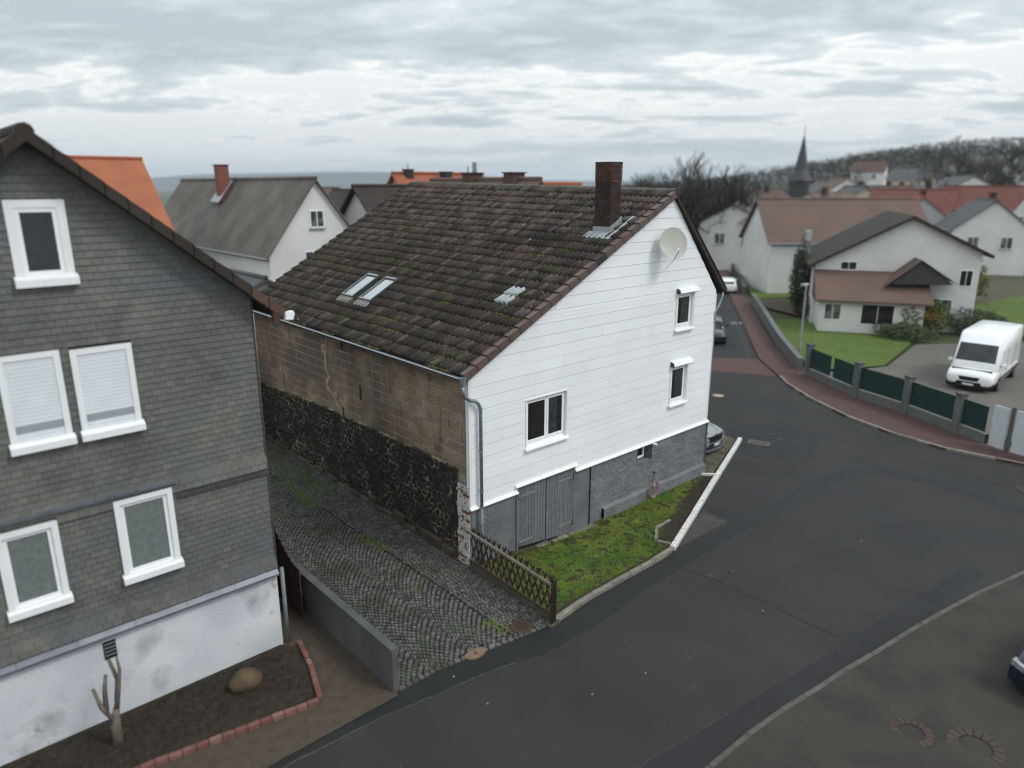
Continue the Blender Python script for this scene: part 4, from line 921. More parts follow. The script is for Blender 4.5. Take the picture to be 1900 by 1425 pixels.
# --- gable cladding boards
TOPW = [(0.0,5.50),(8.4,9.86),(11.25,6.62)]
def xl(z): return 0. if z <= 5.50 else (z-5.50)/(9.86-5.50)*8.4
def xr(z): return 11.25 if z <= 6.62 else 11.25 - (z-6.62)/(9.86-6.62)*2.85
WIN = [(1.99,3.66,2.93,4.40),(8.90,9.86,5.47,6.72),(8.80,9.76,2.82,4.22)]   # x0 x1 z0 z1 openings
z = 1.76; BH = .3385; i = 0
while z < 9.8:
    z1 = min(z + BH, 9.84); root_z = z
    zc = sorted({z, z1} | {v for w_ in WIN for v in w_[2:4] if z < v < z1} | {v for v in (5.50, 6.62, 1.92) if z < v < z1})
    cut = (3.1, 6.9, 5.2, 8.3, 4.4)[i % 5] + .37*(i % 3)
    cuts_ = [-.0025] + sorted([cut] + [(wa+wb)/2 for (wa, wb, wc, wd) in WIN if wc < z1 and wd > z]) + [11.2525]
    for lo_, hi_ in [(p_+.0025, q_-.0025) for p_, q_ in zip(cuts_, cuts_[1:])]:
     mb = MB()
     for a, b in zip(zc, zc[1:]):
         iv = [(0., 11.25)]
         for (wa, wb, wc, wd) in WIN:
             if wc < b - 1e-6 and wd > a + 1e-6:
                 iv = [q_ for (s_, e_) in iv for q_ in (((s_, wa), (wb, e_)) if s_ < wa and e_ > wb else ((s_, e_),))]
         if a < 1.9: iv = [(0., 1.64), (4.12, 11.25)]
         g0_ = .0035 if a == z else 0; g1_ = .0035 if b == z1 else 0
         for s_, e_ in iv:
             s_, e_ = max(s_, lo_), min(e_, hi_)
             if e_ <= s_: continue
             A, B, Cc, D = max(s_, xl(a)), min(e_, xr(a)), min(e_, xr(b)), max(s_, xl(b))
             if B <= A: continue
             yb_, yt_ = -.030, -.022
             mb.add([(A,yb_,a+g0_),(B,yb_,a+g0_),(Cc,yt_,b-g1_),(D,yt_,b-g1_),(A,.05,a+g0_),(B,.05,a+g0_),(Cc,.05,b-g1_),(D,.05,b-g1_)], [(0,1,2,3),(0,4,5,1),(3,2,6,7),(1,5,6,2),(0,3,7,4)])
     if mb.v: mb.build('siding_board', white, house, (4, -.03, z))
    z += BH; i += 1
# vertical butt joints show as thin strips
mb = MB(); mb.box(-.075,-.012,-.036,.10,1.78,5.42); mb.build('corner_profile', trimw, house)
mb = MB(); mb.box(11.235,11.30,-.036,.06,1.78,6.5); mb.build('corner_profile', trimw, house)
def drip(x0, x1, z, mb): mb.add([(x0,-.03,z+.10),(x1,-.03,z+.10),(x1,-.045,z+.06),(x0,-.045,z+.06),(x1,-.11,z+.012),(x0,-.11,z+.012),(x1,-.11,z-.012),(x0,-.11,z-.012),(x1,.05,z-.012),(x0,.05,z-.012)], [(3,2,1,0),(5,4,2,3),(7,6,4,5),(9,8,6,7),(0,9,7,5,3),(1,2,4,6,8)])
for a, b, z in ((-.09,1.66,1.70),(1.58,4.16,1.885),(4.08,11.34,1.70)): mb = MB(); drip(a, b, z, mb); mb.build('drip_profile', trimw, house)
# --- plinth
for q_ in ((-.0,.30,-.012,.05,-.3,1.70),(.815,1.62,-.010,.05,-.45,1.70),(4.10,4.80,-.012,.05,-.6,1.70)): mb = MB(); mb.box(*q_); mb.build('plinth_render', plinth, house)
mb = MB(); mb.box(.30,.815,-.002,.05,-.4,1.70); mb.build('plinth_mortar', plinth, house)
z = -.35; i = 0
while z < 1.66:
    x = .303 - (.12 if i % 2 else 0)
    while x < .81:
        a, b = max(x, .303), min(x+.235, .812)
        if b - a > .04: mb = MB(); mb.box(a+.004, b-.004, -.016-R.uniform(0,.006), .0, z+.005, z+.078); mb.build('brick', plinth, house, (a,-.01,z))
        x += .24
    z += .083; i += 1
# rough rendered stone part, displaced grid
def rough(name, x0, x1, z0, z1, base, amp, step, hole=None, ledge=False):
    nx, nz = int((x1-x0)/step), int((z1-z0)/step); V = []; idx = {}
    F = []
    for i in range(nx+1):
        for j in range(nz+1):
            x, z = x0+(x1-x0)*i/nx, z0+(z1-z0)*j/nz
            d_ = base - amp*(mnoise.noise((x*2.1,z*3.2,1))*.8 + mnoise.noise((x*6.5,z*9,4))*.7 + abs(mnoise.noise((x*15,z*21,8)))*.55)
            if ledge:
                zl = .04 + .05*mnoise.noise((x*.8, 0, 7)); k_ = smooth01((zl + .03 - z)/.07); d_ -= .10*k_; 
                if z < zl: d_ = d_*.6 + (base-.10)*.4
            V.append((x, d_, z))
    for i in range(nx):
        for j in range(nz):
            xc, zc_ = x0+(x1-x0)*(i+.5)/nx, z0+(z1-z0)*(j+.5)/nz
            if hole and hole[0] < xc < hole[1] and hole[2] < zc_ < hole[3]: continue
            a = i*(nz+1)+j; F.append((a, a+nz+1, a+nz+2, a+1))
    mb = MB(); mb.add(V, F); return mb.build(name, plinth, house, smooth=True)
rough('plinth_rubble', 4.82, 5.42, -.6, 1.70, -.03, .026, .028)
rough('plinth_rubble', 5.42, 11.27, -.6, 1.70, -.03, .026, .028, hole=(7.17,7.98,1.06,1.70), ledge=True)
mb = MB(); mb.box(11.262,11.27,-.10,.06,-.6,1.70); mb.box(11.20,11.27,-.02,14.28,-.6,6.5); mb.build('side_wall', plinth, house)
mb = MB(); mb.tube([(4.83,-.055,-.45),(4.83,-.055,1.69)], .016, 6); mb.build('conduit', greypipe, house)
mb = MB(); mb.tube([(1.645,-.05,-.25),(1.645,-.05,1.75)], .022, 8); mb.build('conduit', greypipe, house)
# basement window in a deep reveal
mb = MB(); 
mb.add([(7.17,-.04,1.06),(7.98,-.04,1.06),(7.98,.32,1.10),(7.17,.32,1.10)], [(0,1,2,3)]); mb.add([(7.98,-.04,1.06),(7.98,-.04,1.70),(7.98,.32,1.70),(7.98,.32,1.1)], [(0,1,2,3)]); mb.add([(7.17,-.04,1.06),(7.17,-.04,1.7),(7.17,.32,1.7),(7.17,.32,1.1)], [(3,2,1,0)]); mb.add([(7.17,.30,1.06),(7.98,.30,1.06),(7.98,.30,1.7),(7.17,.30,1.7)], [(0,1,2,3)]); mb.build('window_reveal', plinth, house)
def frame(parent, name, x0, x1, z0, z1, y, wd, dp_, m, origin=None):
    mb = MB(); mb.box(x0, x1, y, y+dp_, z0, z0+wd); mb.box(x0, x1, y, y+dp_, z1-wd, z1); mb.box(x0, x0+wd, y, y+dp_, z0+wd, z1-wd); mb.box(x1-wd, x1, y, y+dp_, z0+wd, z1-wd)
    return mb.build(name, m, parent)
def pane(parent, x0, x1, z0, z1, y, m): mb = MB(); mb.box(x0, x1, y, y+.012, z0, z1); return mb.build('pane', m, parent)
f = frame(house, 'basement_window', 7.22, 7.84, 1.14, 1.68, .20, .07, .06, whitep); pane(f, 7.29, 7.77, 1.21, 1.61, .23, dglass)
# main window, two casements
x0, x1, z0, z1 = WIN[0]
mb = MB(); mb.box(x0,x0+.02,-.045,.13,z0+.05,z1); mb.box(x1-.02,x1,-.045,.13,z0+.05,z1); mb.box(x0+.02,x1-.02,-.045,.13,z1-.02,z1); mb.box(x0-.02,x0,-.045,-.03,z0,z1+.02);mb.box(x1,x1+.02,-.045,-.03,z0,z1+.02);mb.box(x0,x1,-.045,-.03,z1,z1+.02)
f = mb.build('window', trimw, house)
frame(f, 'frame', x0+.02, x1-.02, z0+.10, z1-.02, .06, .06, .07, whitep)
mb = MB(); mb.add([(x0-.05,-.13,z0+.0),(x1+.05,-.13,z0+.0),(x1+.05,.06,z0+.07),(x0-.05,.06,z0+.07),(x0-.05,-.13,z0-.035),(x1+.05,-.13,z0-.035),(x1+.05,-.02,z0-.035),(x0-.05,-.02,z0-.035)], [(0,1,2,3),(4,5,1,0),(5,6,2,1),(7,4,0,3),(7,6,5,4)]); mb.build('sill', trimw, f)
mb = MB(); mb.box(x0+.02,x1-.02,.05,.12,z0+.05,z0+.12); mb.build('lower_rail', whitep, f)
xm = (x0+x1)/2 + .05
for a, b in ((x0+.075, xm-.01), (xm+.01, x1-.075)):
    c = frame(f, 'casement', a, b, z0+.155, z1-.075, .035, .065, .05, whitep); pane(f, a+.065, b-.065, z0+.22, z1-.14, .055, dglass)
mb = MB(); mb.box(xm+.08,xm+.44,.050,.0545,z0+.22,z1-.14); mb.build('curtain', mat('dark_curtain', (.050,.055,.058), (.022,.024,.026), scale=11, rough=.15, spec=.6, det=2), f)
# two tall narrow windows with shutter boxes
for x0, x1, z0, z1 in WIN[1:]:
    mb = MB(); mb.box(x0,x0+.025,-.055,.10,z0+.05,z1); mb.box(x1-.025,x1,-.055,.10,z0+.05,z1); mb.box(x0+.025,x1-.025,-.05,.10,z1-.02,z1); mb.box(x0-.02,x0,-.05,-.03,z0,z1); mb.box(x1,x1+.02,-.05,-.03,z0,z1)
    f = mb.build('window', trimw, house)
    mb = MB(); mb.box(x1+.02,x1+.032,-.05,-.03,z0,z1); mb.build('shadow_joint', dark, f)
    frame(f, 'frame', x0+.025, x1-.025, z0+.08, z1-.02, .035, .07, .06, whitep)
    frame(f, 'casement', x0+.10, x1-.10, z0+.155, z1-.095, .012, .06, .05, whitep); pane(f, x0+.16, x1-.16, z0+.215, z1-.155, .03, dglass)
    mb = MB(); mb.box(x0+.34,x1-.2,.025,.0295,z0+.215,z1-.155); mb.build('curtain', MATS['dark_curtain'], f)
    mb = MB(); mb.add([(x0-.05,-.15,z0+.0),(x1+.05,-.15,z0+.0),(x1+.05,.06,z0+.07),(x0-.05,.06,z0+.07),(x0-.05,-.15,z0-.035),(x1+.05,-.15,z0-.035),(x1+.05,-.02,z0-.035),(x0-.05,-.02,z0-.035)], [(0,1,2,3),(4,5,1,0),(5,6,2,1),(7,4,0,3),(7,6,5,4)]); mb.build('sill', trimw, f)
    mb = MB(); pr_ = [(-.03,z1),(-.17,z1),(-.20,z1+.04),(-.17,z1+.13),(-.10,z1+.17),(-.03,z1+.18)]; mb.prism(pr_, x0-.02, x1+.12, 'x'); sb = mb.build('shutter_box', whitep, f)
    mb = MB(); mb.prism(pr_, x0-.028, x0-.021, 'x'); mb.build('end_cap', mat('grey_end_cap', (.06,.062,.065), rough=.6), sb)
    mb = MB(); mb.box(x0-.02,x1+.12,-.21,-.175,z1+.035,z1+.05); mb.box(x0+.1,x1-.05,-.06,-.03,z1+.18,z1+.20); mb.build('box_trim', whitep, sb)
# plank doors
def bz(x): return gz(x) + .0
for (a, b, hx, sgn) in ((1.68,2.845,1.68,1),(2.875,4.04,4.04,-1)):
    top = 1.87
    mb = MB(); mb.box(a,b,.025,.045,gz(a)-.05,top); leaf = mb.build('plank_door', dark, house)
    n_ = 10
    for i in range(n_):
        xa = a + (b-a)*i/n_; xb = a + (b-a)*(i+1)/n_; mb = MB(); zb_ = -.06 - .13*(xa-1.6); zb_ = max(zb_, gz(xa)-.02)
        mb.cbox(0,0,0,0,0,0,0) if False else mb.add([(xa+.003,.03,zb_),(xa+.003,-.002,zb_),(xa+.010,-.008,zb_),(xb-.010,-.008,zb_),(xb-.003,-.002,zb_),(xb-.003,.03,zb_),(xa+.003,.03,top-.02),(xa+.003,-.002,top-.02),(xa+.010,-.008,top-.02),(xb-.010,-.008,top-.02),(xb-.003,-.002,top-.02),(xb-.003,.03,top-.02)], [(0,1,7,6),(1,2,8,7),(2,3,9,8),(3,4,10,9),(4,5,11,10),(6,7,8,9,10,11),(0,5,4,3,2,1)])
        mb.build('door_plank', doorm, leaf, (xa,0,0))
    for z in (1.52, .06 if sgn > 0 else -.05 + .06):
        l = .72 if z > 1 else .62; xe = hx + sgn*l; mb = MB(); mb.box(min(hx+sgn*.03,xe), max(hx+sgn*.03,xe), -.022, -.008, z-.025, z+.03); mb.box(min(hx+sgn*.03,xe), max(hx+sgn*.03,xe), -.030, -.022, z-.012, z+.018); mb.build('strap_hinge', greypipe, leaf)
        mb = MB(); mb.tube([(hx+sgn*.02,-.03,z-.07),(hx+sgn*.02,-.03,z+.07)], .016, 8); mb.build('hinge_pin', iron, leaf)
mb = MB(); mb.box(4.045,4.10,-.01,.05,-.5,1.88); mb.box(1.60,1.68,-.005,.05,-.3,1.88); mb.build('door_jamb', plinth, house)
for (a, b, dzz, m) in ((1.75,2.9,.0,conc),(2.9,3.7,.025,kerbm),(3.7,4.15,.02,kerbm),(4.15,5.0,.02,conc)):
    mb = MB(); mb.cbox(a+.01, b-.01, -.22, -.02, gz((a+b)/2)-.1, gz((a+b)/2)+.045+dzz, .015); tag(mb.build('threshold_slab', m, None, ((a+b)/2,-.12,gz((a+b)/2))), {1.75:'worn concrete slab under the left plank door leaf',2.9:'pale stone slab under the right plank door leaf',3.7:'short stone slab at the right end of the plank doors',4.15:'brownish slab right of the plank doors by the conduit'}[a], 'slab')
# tap pipe and hose
tp = thing('hose_tap', 'thin tap pipe rising from the plinth of the grey basement wall', 'tap', (7.98,-.14,-.1))
mb = MB(); mb.tube([(7.98,-.14,-.05),(7.98,-.14,.62)], .014, 6); mb.build('pipe', iron, tp); mb = MB(); mb.tube([(7.98,-.14,.60),(7.98,-.24,.62)], .02, 6); mb.box(7.95,8.01,-.20,-.18,.64,.66); mb.build('tap', iron, tp)
mb = MB()
for j in range(4):
    rx, rz_ = .19+.012*j, .27+.016*j; mb.tube([(7.95+rx*cos(a), -.19-.022*j-.02*sin(a), .0+rz_*sin(a)) for a in [i*2*pi/26 for i in range(27)]], .011, 6, caps=False)
tag(mb.build('garden_hose', hosep, None, (7.95,-.2,.0), smooth=True), 'coiled pinkish garden hose hanging on the grey basement wall', 'hose')
mb = MB(); mb.tube([(7.9,-.12,1.66),(8.05,-.16,1.64),(8.06,-.16,1.60)], .03, 8); mb.build('vent_stub', trimw, house)
# satellite dish
dc = Vector((7.84,-.52,8.47)); dn = (Vector((-.50,-.82,.26))).normalized(); dr = dn.cross(Vector((0,0,1))).normalized(); du = dr.cross(dn)
ds = thing('satellite_dish', 'round off-white satellite dish on the upper gable wall', 'satellite dish', (8.12,-.1,8.4))
V = [dc - dn*.07]; F = []; n_ = 32; rings = 6
for k_ in range(1, rings+1):
    rr = k_/rings
    for i in range(n_): a = 2*pi*i/n_; V.append(dc + dr*cos(a)*.455*rr + du*sin(a)*.50*rr - dn*.07*(1-rr*rr))
F += [(0, 1+i, 1+(i+1)%n_) for i in range(n_)]
for k_ in range(rings-1): F += [(1+k_*n_+i, 1+(k_+1)*n_+i, 1+(k_+1)*n_+(i+1)%n_, 1+k_*n_+(i+1)%n_) for i in range(n_)]
b_ = len(V); V += [Vector(p) - dn*.022 for p in V]; F += [tuple(x+b_ for x in f_[::-1]) for f_ in list(F)]
e_ = 1+(rings-1)*n_; F += [(e_+i, e_+b_+i, e_+b_+(i+1)%n_, e_+(i+1)%n_) for i in range(n_)]
mb = MB(); mb.add(V, F); mb.build('reflector', dishm, ds, smooth=False)
lp = dc - du*.50; ft = dc + dn*.42 - du*.30
mb = MB(); mb.tube([lp-dn*.03, ft], .012, 6); mb.build('feed_arm', greypipe, ds)
mb = MB(); mb.tube([ft+du*.02, ft-dn*.09+du*.05], [.028,.035], 10); mb.build('feed_horn', whitep, ds)
mb = MB(); mb.tube([dc-dn*.10, Vector((8.22,-.22,8.42)), Vector((8.22,-.02,8.42))], .03, 8); mb.box(8.12,8.32,-.05,-.03,8.25,8.6); mb.tube([(8.22,-.22,8.1),(8.22,-.22,8.65)], .025, 8); mb.build('bracket', zinc, ds)
mb = MB(); mb.tube([lp, lp+Vector((.02,.1,-.12)), lp+Vector((.05,.3,-.25)), (8.2,-.035,7.6)], .006, 5); mb.build('cable', blackp, ds)
# --- lattice fence beside the lawn
fe = thing('lattice_fence', 'dark brown criss-cross lattice fence with pale top rail along the drive', 'fence', (-.15,-1.8,0))
FA, FB = Vector((-.10,-.06,0)), Vector((-.26,-3.40,0)); fl = (FB-FA).length; ft_ = (FB-FA)/fl; fn = Vector((-ft_.y, ft_.x, 0))
def FP(s_, z, o=0): return FA + ft_*s_ + fn*o + Vector((0,0,z))
mb = MB(); mb.add([FP(0,-.05,-.05),FP(fl,-.05,-.05),FP(fl,-.05,.05),FP(0,-.05,.05),FP(0,.20,-.05),FP(fl,.17,-.05),FP(fl,.17,.05),FP(0,.20,.05)], [(0,1,2,3),(7,6,5,4),(0,4,5,1),(1,5,6,2),(2,6,7,3),(3,7,4,0)]); mb.build('concrete_base', mat('mossy_base', (.10,.088,.068), (.065,.060,.042), scale=3, bump=.5, bscale=40), fe)
mb = MB(); mb.bar(FP(0,.24,-.04), FP(fl,.22,-.04), .04, .045); mb.build('bottom_rail', rust, fe)
mb = MB(); mb.bar(FP(-.30,1.10,-.055), FP(fl+.02,1.02,-.055), .05, .06); mb.build('top_rail', railw, fe)
n_ = 15
for sgn, off in ((1, .024), (-1, -.010)):
    for i in range(-4, n_+4):
        s0 = fl*i/n_ + (.0 if sgn > 0 else .05); dx = .40*sgn; a, b = s0, s0 + dx; za, zb_ = .24, 1.20 + R.uniform(-.01,.02)
        lo_, hi_ = 0.02, fl - .02; t0 = 0; t1 = 1
        if min(a,b) < lo_ or max(a,b) > hi_:
            ts = sorted(((lo_-a)/dx, (hi_-a)/dx)); t0, t1 = max(0, ts[0]), min(1, ts[1])
            if t1 - t0 < .12: continue
        mb = MB(); p0, p1 = FP(a+dx*t0, za+(zb_-za)*t0, off), FP(a+dx*t1, za+(zb_-za)*t1, off); t_ = (p1-p0).normalized(); sd_ = fn.cross(t_).normalized()*.0225; th_ = fn*.011
        tip = p1 + t_*.02
        V = [p0-sd_-th_, p0+sd_-th_, p1+sd_-th_, tip-th_, p1-sd_-th_, p0-sd_+th_, p0+sd_+th_, p1+sd_+th_, tip+th_, p1-sd_+th_]
        mb.add(V, [(0,4,3,2,1),(5,6,7,8,9),(0,1,6,5),(1,2,7,6),(2,3,8,7),(3,4,9,8),(4,0,5,9)]); mb.build('lath', fencew, fe, p0)
mb = MB(); p = FP(fl+.04, 0); mb.cbox(p.x-.045, p.x+.045, p.y-.045, p.y+.045, -.1, 1.16, .008); mb.build('post', blackp, fe)
for k_ in (0,1): mb = MB(); p = FP(fl+.12, 0, -.09-.07*k_); mb.bar(p+Vector((0,0,.06)), p+Vector((0,-.02,1.15)), .025, .05); mb.build('loose_lath', fencew, fe, p)
mb = MB(); mb.cbox(-.5,-.14,-3.58,-3.38,-.05,.06,.02); tag(mb.build('stone_slab', sandst, None, (-.3,-3.48,0)), 'small rough stone slab at the foot of the black fence post', 'stone')

# ---------------------------------------------------------------- neighbouring slate house (near left)
nh = thing('slate_house', 'grey slate clad gabled house with white windows in the left foreground', 'house', (-8.95,.13,0))
AX, EL_, ER_, AZ, EZ, FY0 = -8.95, -12.4, -5.50, 10.90, 8.12, .13
mb = MB(); mb.prism([(EL_+.05,-.1),(ER_-.05,-.1),(ER_-.05,EZ-.05),(AX,AZ-.05),(EL_+.05,EZ-.05)], FY0+.02, 8.6, 'y'); mb.build('wall', slateb, nh)
def nxr(z): return ER_ if z <= EZ else ER_ - (z-EZ)/(AZ-EZ)*(ER_-AX)
def nxl(z): return EL_ if z <= EZ else EL_ + (z-EZ)/(AZ-EZ)*(AX-EL_)
NW = [(-9.36,-8.50,8.72,10.0,'attic'),(-9.86,-8.94,5.93,7.50,'sh'),(-8.79,-7.80,5.93,7.46,'sh'),(-10.36,-9.42,2.95,4.46,'gl'),(-8.50,-7.46,2.93,4.52,'gl'),(-12.0,-11.1,5.93,7.5,'sh'),(-12.0,-11.1,2.95,4.5,'gl')]
mb = MB(); z = 2.02; r = 0; sw, sh = .17, .125
while z < AZ:
    x = EL_ - (.085 if r % 2 else 0)
    while x < ER_:
        xa, xb = max(x, nxl(z)-.05), min(x+sw, nxr(z)+.05 if z > EZ-.1 else ER_)
        for a, b, c, d, _ in NW:
            if c-.08 < z+.06 < d:
                if xa < a < xb: xb = a
                elif xa < b < xb: xa = b
                elif a <= xa and xb <= b: xb = xa
        ok = xb - xa > .02
        if ok:
            e_ = R.uniform(0,.004); yb = FY0-.034-e_; out_ = .05*smooth01((4.75-z)/.35)*(z > 4.3) + .05*smooth01((2.35-z)/.35)
            yb -= out_
            mb.add([(xa+.003,yb,z),(xb-.003,yb,z+R.uniform(-.004,.004)),(xb-.002,FY0-.01-out_*.8,z+sh*1.4),(xa+.002,FY0-.01-out_*.8,z+sh*1.4),(xa+.003,FY0,z),(xb-.003,FY0,z)], [(0,1,2,3),(4,5,1,0)])
        x += sw
    z += sh; r += 1
o = mb.build('slates', slate, nh); o['kind'] = 'stuff'
for z, dy in ((4.28,.09),(1.86,.13),(4.62,.12)):
    for i in range(7):
        a = EL_ + (ER_-EL_)*i/7; b = EL_ + (ER_-EL_)*(i+1)/7
        if z == 4.28: a, b = -7.36 + 1.86*i/7, -7.36 + 1.86*(i+1)/7
        if z == 4.62: a, b = -12.4 + 5.06*i/7, -12.4 + 5.06*(i+1)/7
        mb = MB(); hh_ = .15 if z < 2 else .06; mb.add([(a+.003,FY0-.02,z+hh_),(b-.003,FY0-.02,z+hh_),(b-.003,FY0-dy,z+.03),(a+.003,FY0-dy,z+.03),(b-.003,FY0-dy,z-.02),(a+.003,FY0-dy,z-.02)], [(3,2,1,0),(5,4,2,3)]); mb.build('flashing', flash if z != 4.28 else slateb, nh, (a,FY0,z))
mb = MB(); mb.box(EL_, ER_-.02, FY0-.012, FY0+.02, -.1, 1.88); mb.build('plaster_base', plasterw, nh)
mb = MB(); mb.box(ER_-.02, ER_+.01, FY0-.05, FY0+.1, 1.95, 8.1); mb.build('corner_trim', slateb, nh)
for (x0, x1, z0, z1, kd) in NW:
    y = FY0; mb = MB(); cw = .13 if kd == 'attic' else .10
    yo = -.05 - (.0 if z0 > 5 else .03)
    mb.box(x0, x0+cw, y+yo, y+.02, z0, z1); mb.box(x1-cw, x1, y+yo, y+.02, z0, z1); mb.box(x0+cw, x1-cw, y+yo, y+.02, z1-cw, z1); mb.box(x0+cw,x1-cw,y+yo,y+.02,z0,z0+.06)
    f = mb.build('window', trimw, nh)
    mb = MB(); mb.add([(x0-.03,y-.15,z0-.0),(x1+.03,y-.15,z0-.0),(x1+.03,y-.03,z0+.06),(x0-.03,y-.03,z0+.06),(x0-.03,y-.15,z0-.12),(x1+.03,y-.15,z0-.12),(x1+.03,y-.03,z0-.12),(x0-.03,y-.03,z0-.12)], [(0,1,2,3),(4,5,1,0),(5,6,2,1),(7,4,0,3),(7,6,5,4)]); mb.build('sill', trimw, f)
    if kd == 'sh':
        n_ = 20
        for i in range(n_):
            zz_ = z0+.06 + (z1-cw-z0-.06)*i/n_; mb = MB(); mb.box(x0+cw+.0, x1-cw, y-.024-(.004 if i % 1 == 0 else 0), y-.005, zz_+.004, zz_+(z1-cw-z0-.06)/n_); mb.build('shutter_slat', shutterd if i in (2,3) else shutter, f, (x0,y,zz_))
    else:
        g = frame(f, 'casement', x0+cw, x1-cw, z0+.06, z1-cw, y-.035, .07, .04, whitep); pane(g, x0+cw+.07, x1-cw-.07, z0+.13, z1-cw-.07, y-.015, dglass if kd == 'attic' else curtain)
# vent in the base
mb = MB(); mb.box(-9.05,-8.83,FY0-.03,FY0+.02,1.35,1.72); vt = mb.build('vent', dark, nh)
for z in (1.42,1.50,1.58,1.66): mb = MB(); mb.box(-9.04,-8.84,FY0-.045,FY0-.03,z,z+.02); mb.build('vent_slat', greypipe, vt)
# roof of the slate house
tipx, tipz = -4.97, 7.72
for s_, (ex, ez) in (('r', (tipx, tipz)), ('l', (-13.04, 7.70))):
    up = .16; d_ = (Vector((ex,0,ez)) - Vector((AX,0,AZ+.13))); 
    mb = MB(); mb.add([(AX,-.22,AZ+.13),(ex,-.22,ez),(ex,8.9,ez),(AX,8.9,AZ+.13),(AX,-.22,AZ+.02),(ex,-.22,ez-.12),(ex,8.9,ez-.12),(AX,8.9,AZ+.02)], [(0,1,2,3),(7,6,5,4),(0,4,5,1),(1,5,6,2)] if s_ == 'r' else [(3,2,1,0),(4,5,6,7),(1,5,4,0),(2,6,5,1)]); mb.build('roof', dkRoof, nh)
    nr, nc = 14, 30; L_ = d_.length; sd_ = d_.normalized(); nn = Vector((-sd_.z,0,sd_.x)); nn = nn if nn.z > 0 else -nn
    mb = MB()
    for r in range(nr):
        for c in range(nc):
            p = Vector((AX,-.2+c*9.1/nc,AZ+.13)) + sd_*(L_*(r)/nr) + nn*.012; q_ = p + sd_*(L_/nr*1.05) + nn*.035; w_ = 9.1/nc
            K = 6; V = []
            for i in range(K+1): ph = .02*cos(2*pi*i/K*2); V += [(p.x, p.y+w_*i/K, p.z+ph), (q_.x, q_.y+w_*i/K, q_.z+ph), (q_.x, q_.y+w_*i/K, q_.z+ph-.03)]
            F = []
            for i in range(K): a = 3*i; F += [(a, a+1, a+4, a+3), (a+1, a+2, a+5, a+4)]
            mb.add(V, F if s_ == 'r' else [f_[::-1] for f_ in F])
    o = mb.build('roof_tiles', brRoof, nh); o['kind'] = 'stuff'
    nbd = 12
    for i in range(nbd):
        a = Vector((AX,0,AZ+.16)) + sd_*(L_*i/nbd); b = Vector((AX,0,AZ+.16)) + sd_*(L_*(i+1.05)/nbd)
        mb = MB(); V = []
        for p, k_ in ((a, .0), (b, .025)): V += [(p.x,-.29,p.z-.17+k_*.4),(p.x,-.29,p.z+.05+k_*.6),(p.x,-.05,p.z+.05+k_*.6),(p.x,-.05,p.z-.17+k_*.4)]
        mb.add(V, [(0,1,2,3),(7,6,5,4),(0,4,5,1),(1,5,6,2),(2,6,7,3),(3,7,4,0)]); mb.build('verge_tile', brRoof if i > 9 else dkRoof, nh, a)
mb = MB(); mb.box(-5.24,-5.09,-.30,-.20,7.55,7.76); mb.build('fascia_end', redwood, nh)
mb = MB(); mb.tube([(-4.91,-.27,7.66),(-4.91,8.8,7.66)], .075, 10); mb.build('gutter', zincw, nh)
mb = MB(); mb.prism([(-5.01,7.60),(-4.85,7.58),(-4.81,7.70),(-4.83,7.76),(-4.99,7.74)], -.36, -.24, 'y'); mb.build('gutter_end', whitep, nh)
n = 24
for i in range(n): mb = MB(); mb.tube([(AX,-.28+i*.38,AZ+.13),(AX,.12+i*.38,AZ+.15)], [.14,.125], 10); mb.build('ridge_tile', dkRoof, nh, (AX,i*.38,AZ))

# garden of the slate house
S(drape('garden_ground', [(-4.5,-3.12),(-7.5,-3.14),(-12,-3.16),(-13,.2),(-13,2),(-4.5,2)], .02, gravelb))
S(drape('planting_bed', [(-5.75,-2.05),(-5.3,-.25),(-5.6,.1),(-12.5,.1),(-12.5,-1.45),(-8.85,-1.62)], .05, soil))
clods('bed_earth', 'dark earth clods in the planting bed below the white plaster base', lambda: (R.uniform(-11.5,-5.7), R.uniform(-1.5,.0)), 1500, soil, .015, .05)
er = thing('brick_edging', 'pinkish brick edging round the planting bed of the slate house', 'edging', (-6,-1.6,0))
for pts in ([(-5.24,-.1),(-5.45,-1.1),(-5.80,-2.20)], [(-5.85,-2.22),(-8.85,-1.72),(-12.2,-1.5)]):
    for a, b in zip(pts, pts[1:]):
        a, b = Vector(a), Vector(b); n_ = max(1, round((b-a).length/.24)); t_ = (b-a).normalized()
        for i in range(n_):
            p = a.lerp(b, (i+.5)/n_); mb = MB(Matrix.Translation((p.x, p.y, .0)) @ Matrix.Rotation(atan2(t_.y, t_.x) + R.uniform(-.03,.03), 4, 'Z')); mb.cbox(-.113,.113,-.055,.055,-.05,.13+R.uniform(-.01,.01),.012); mb.build('brick', edgebrick, er)
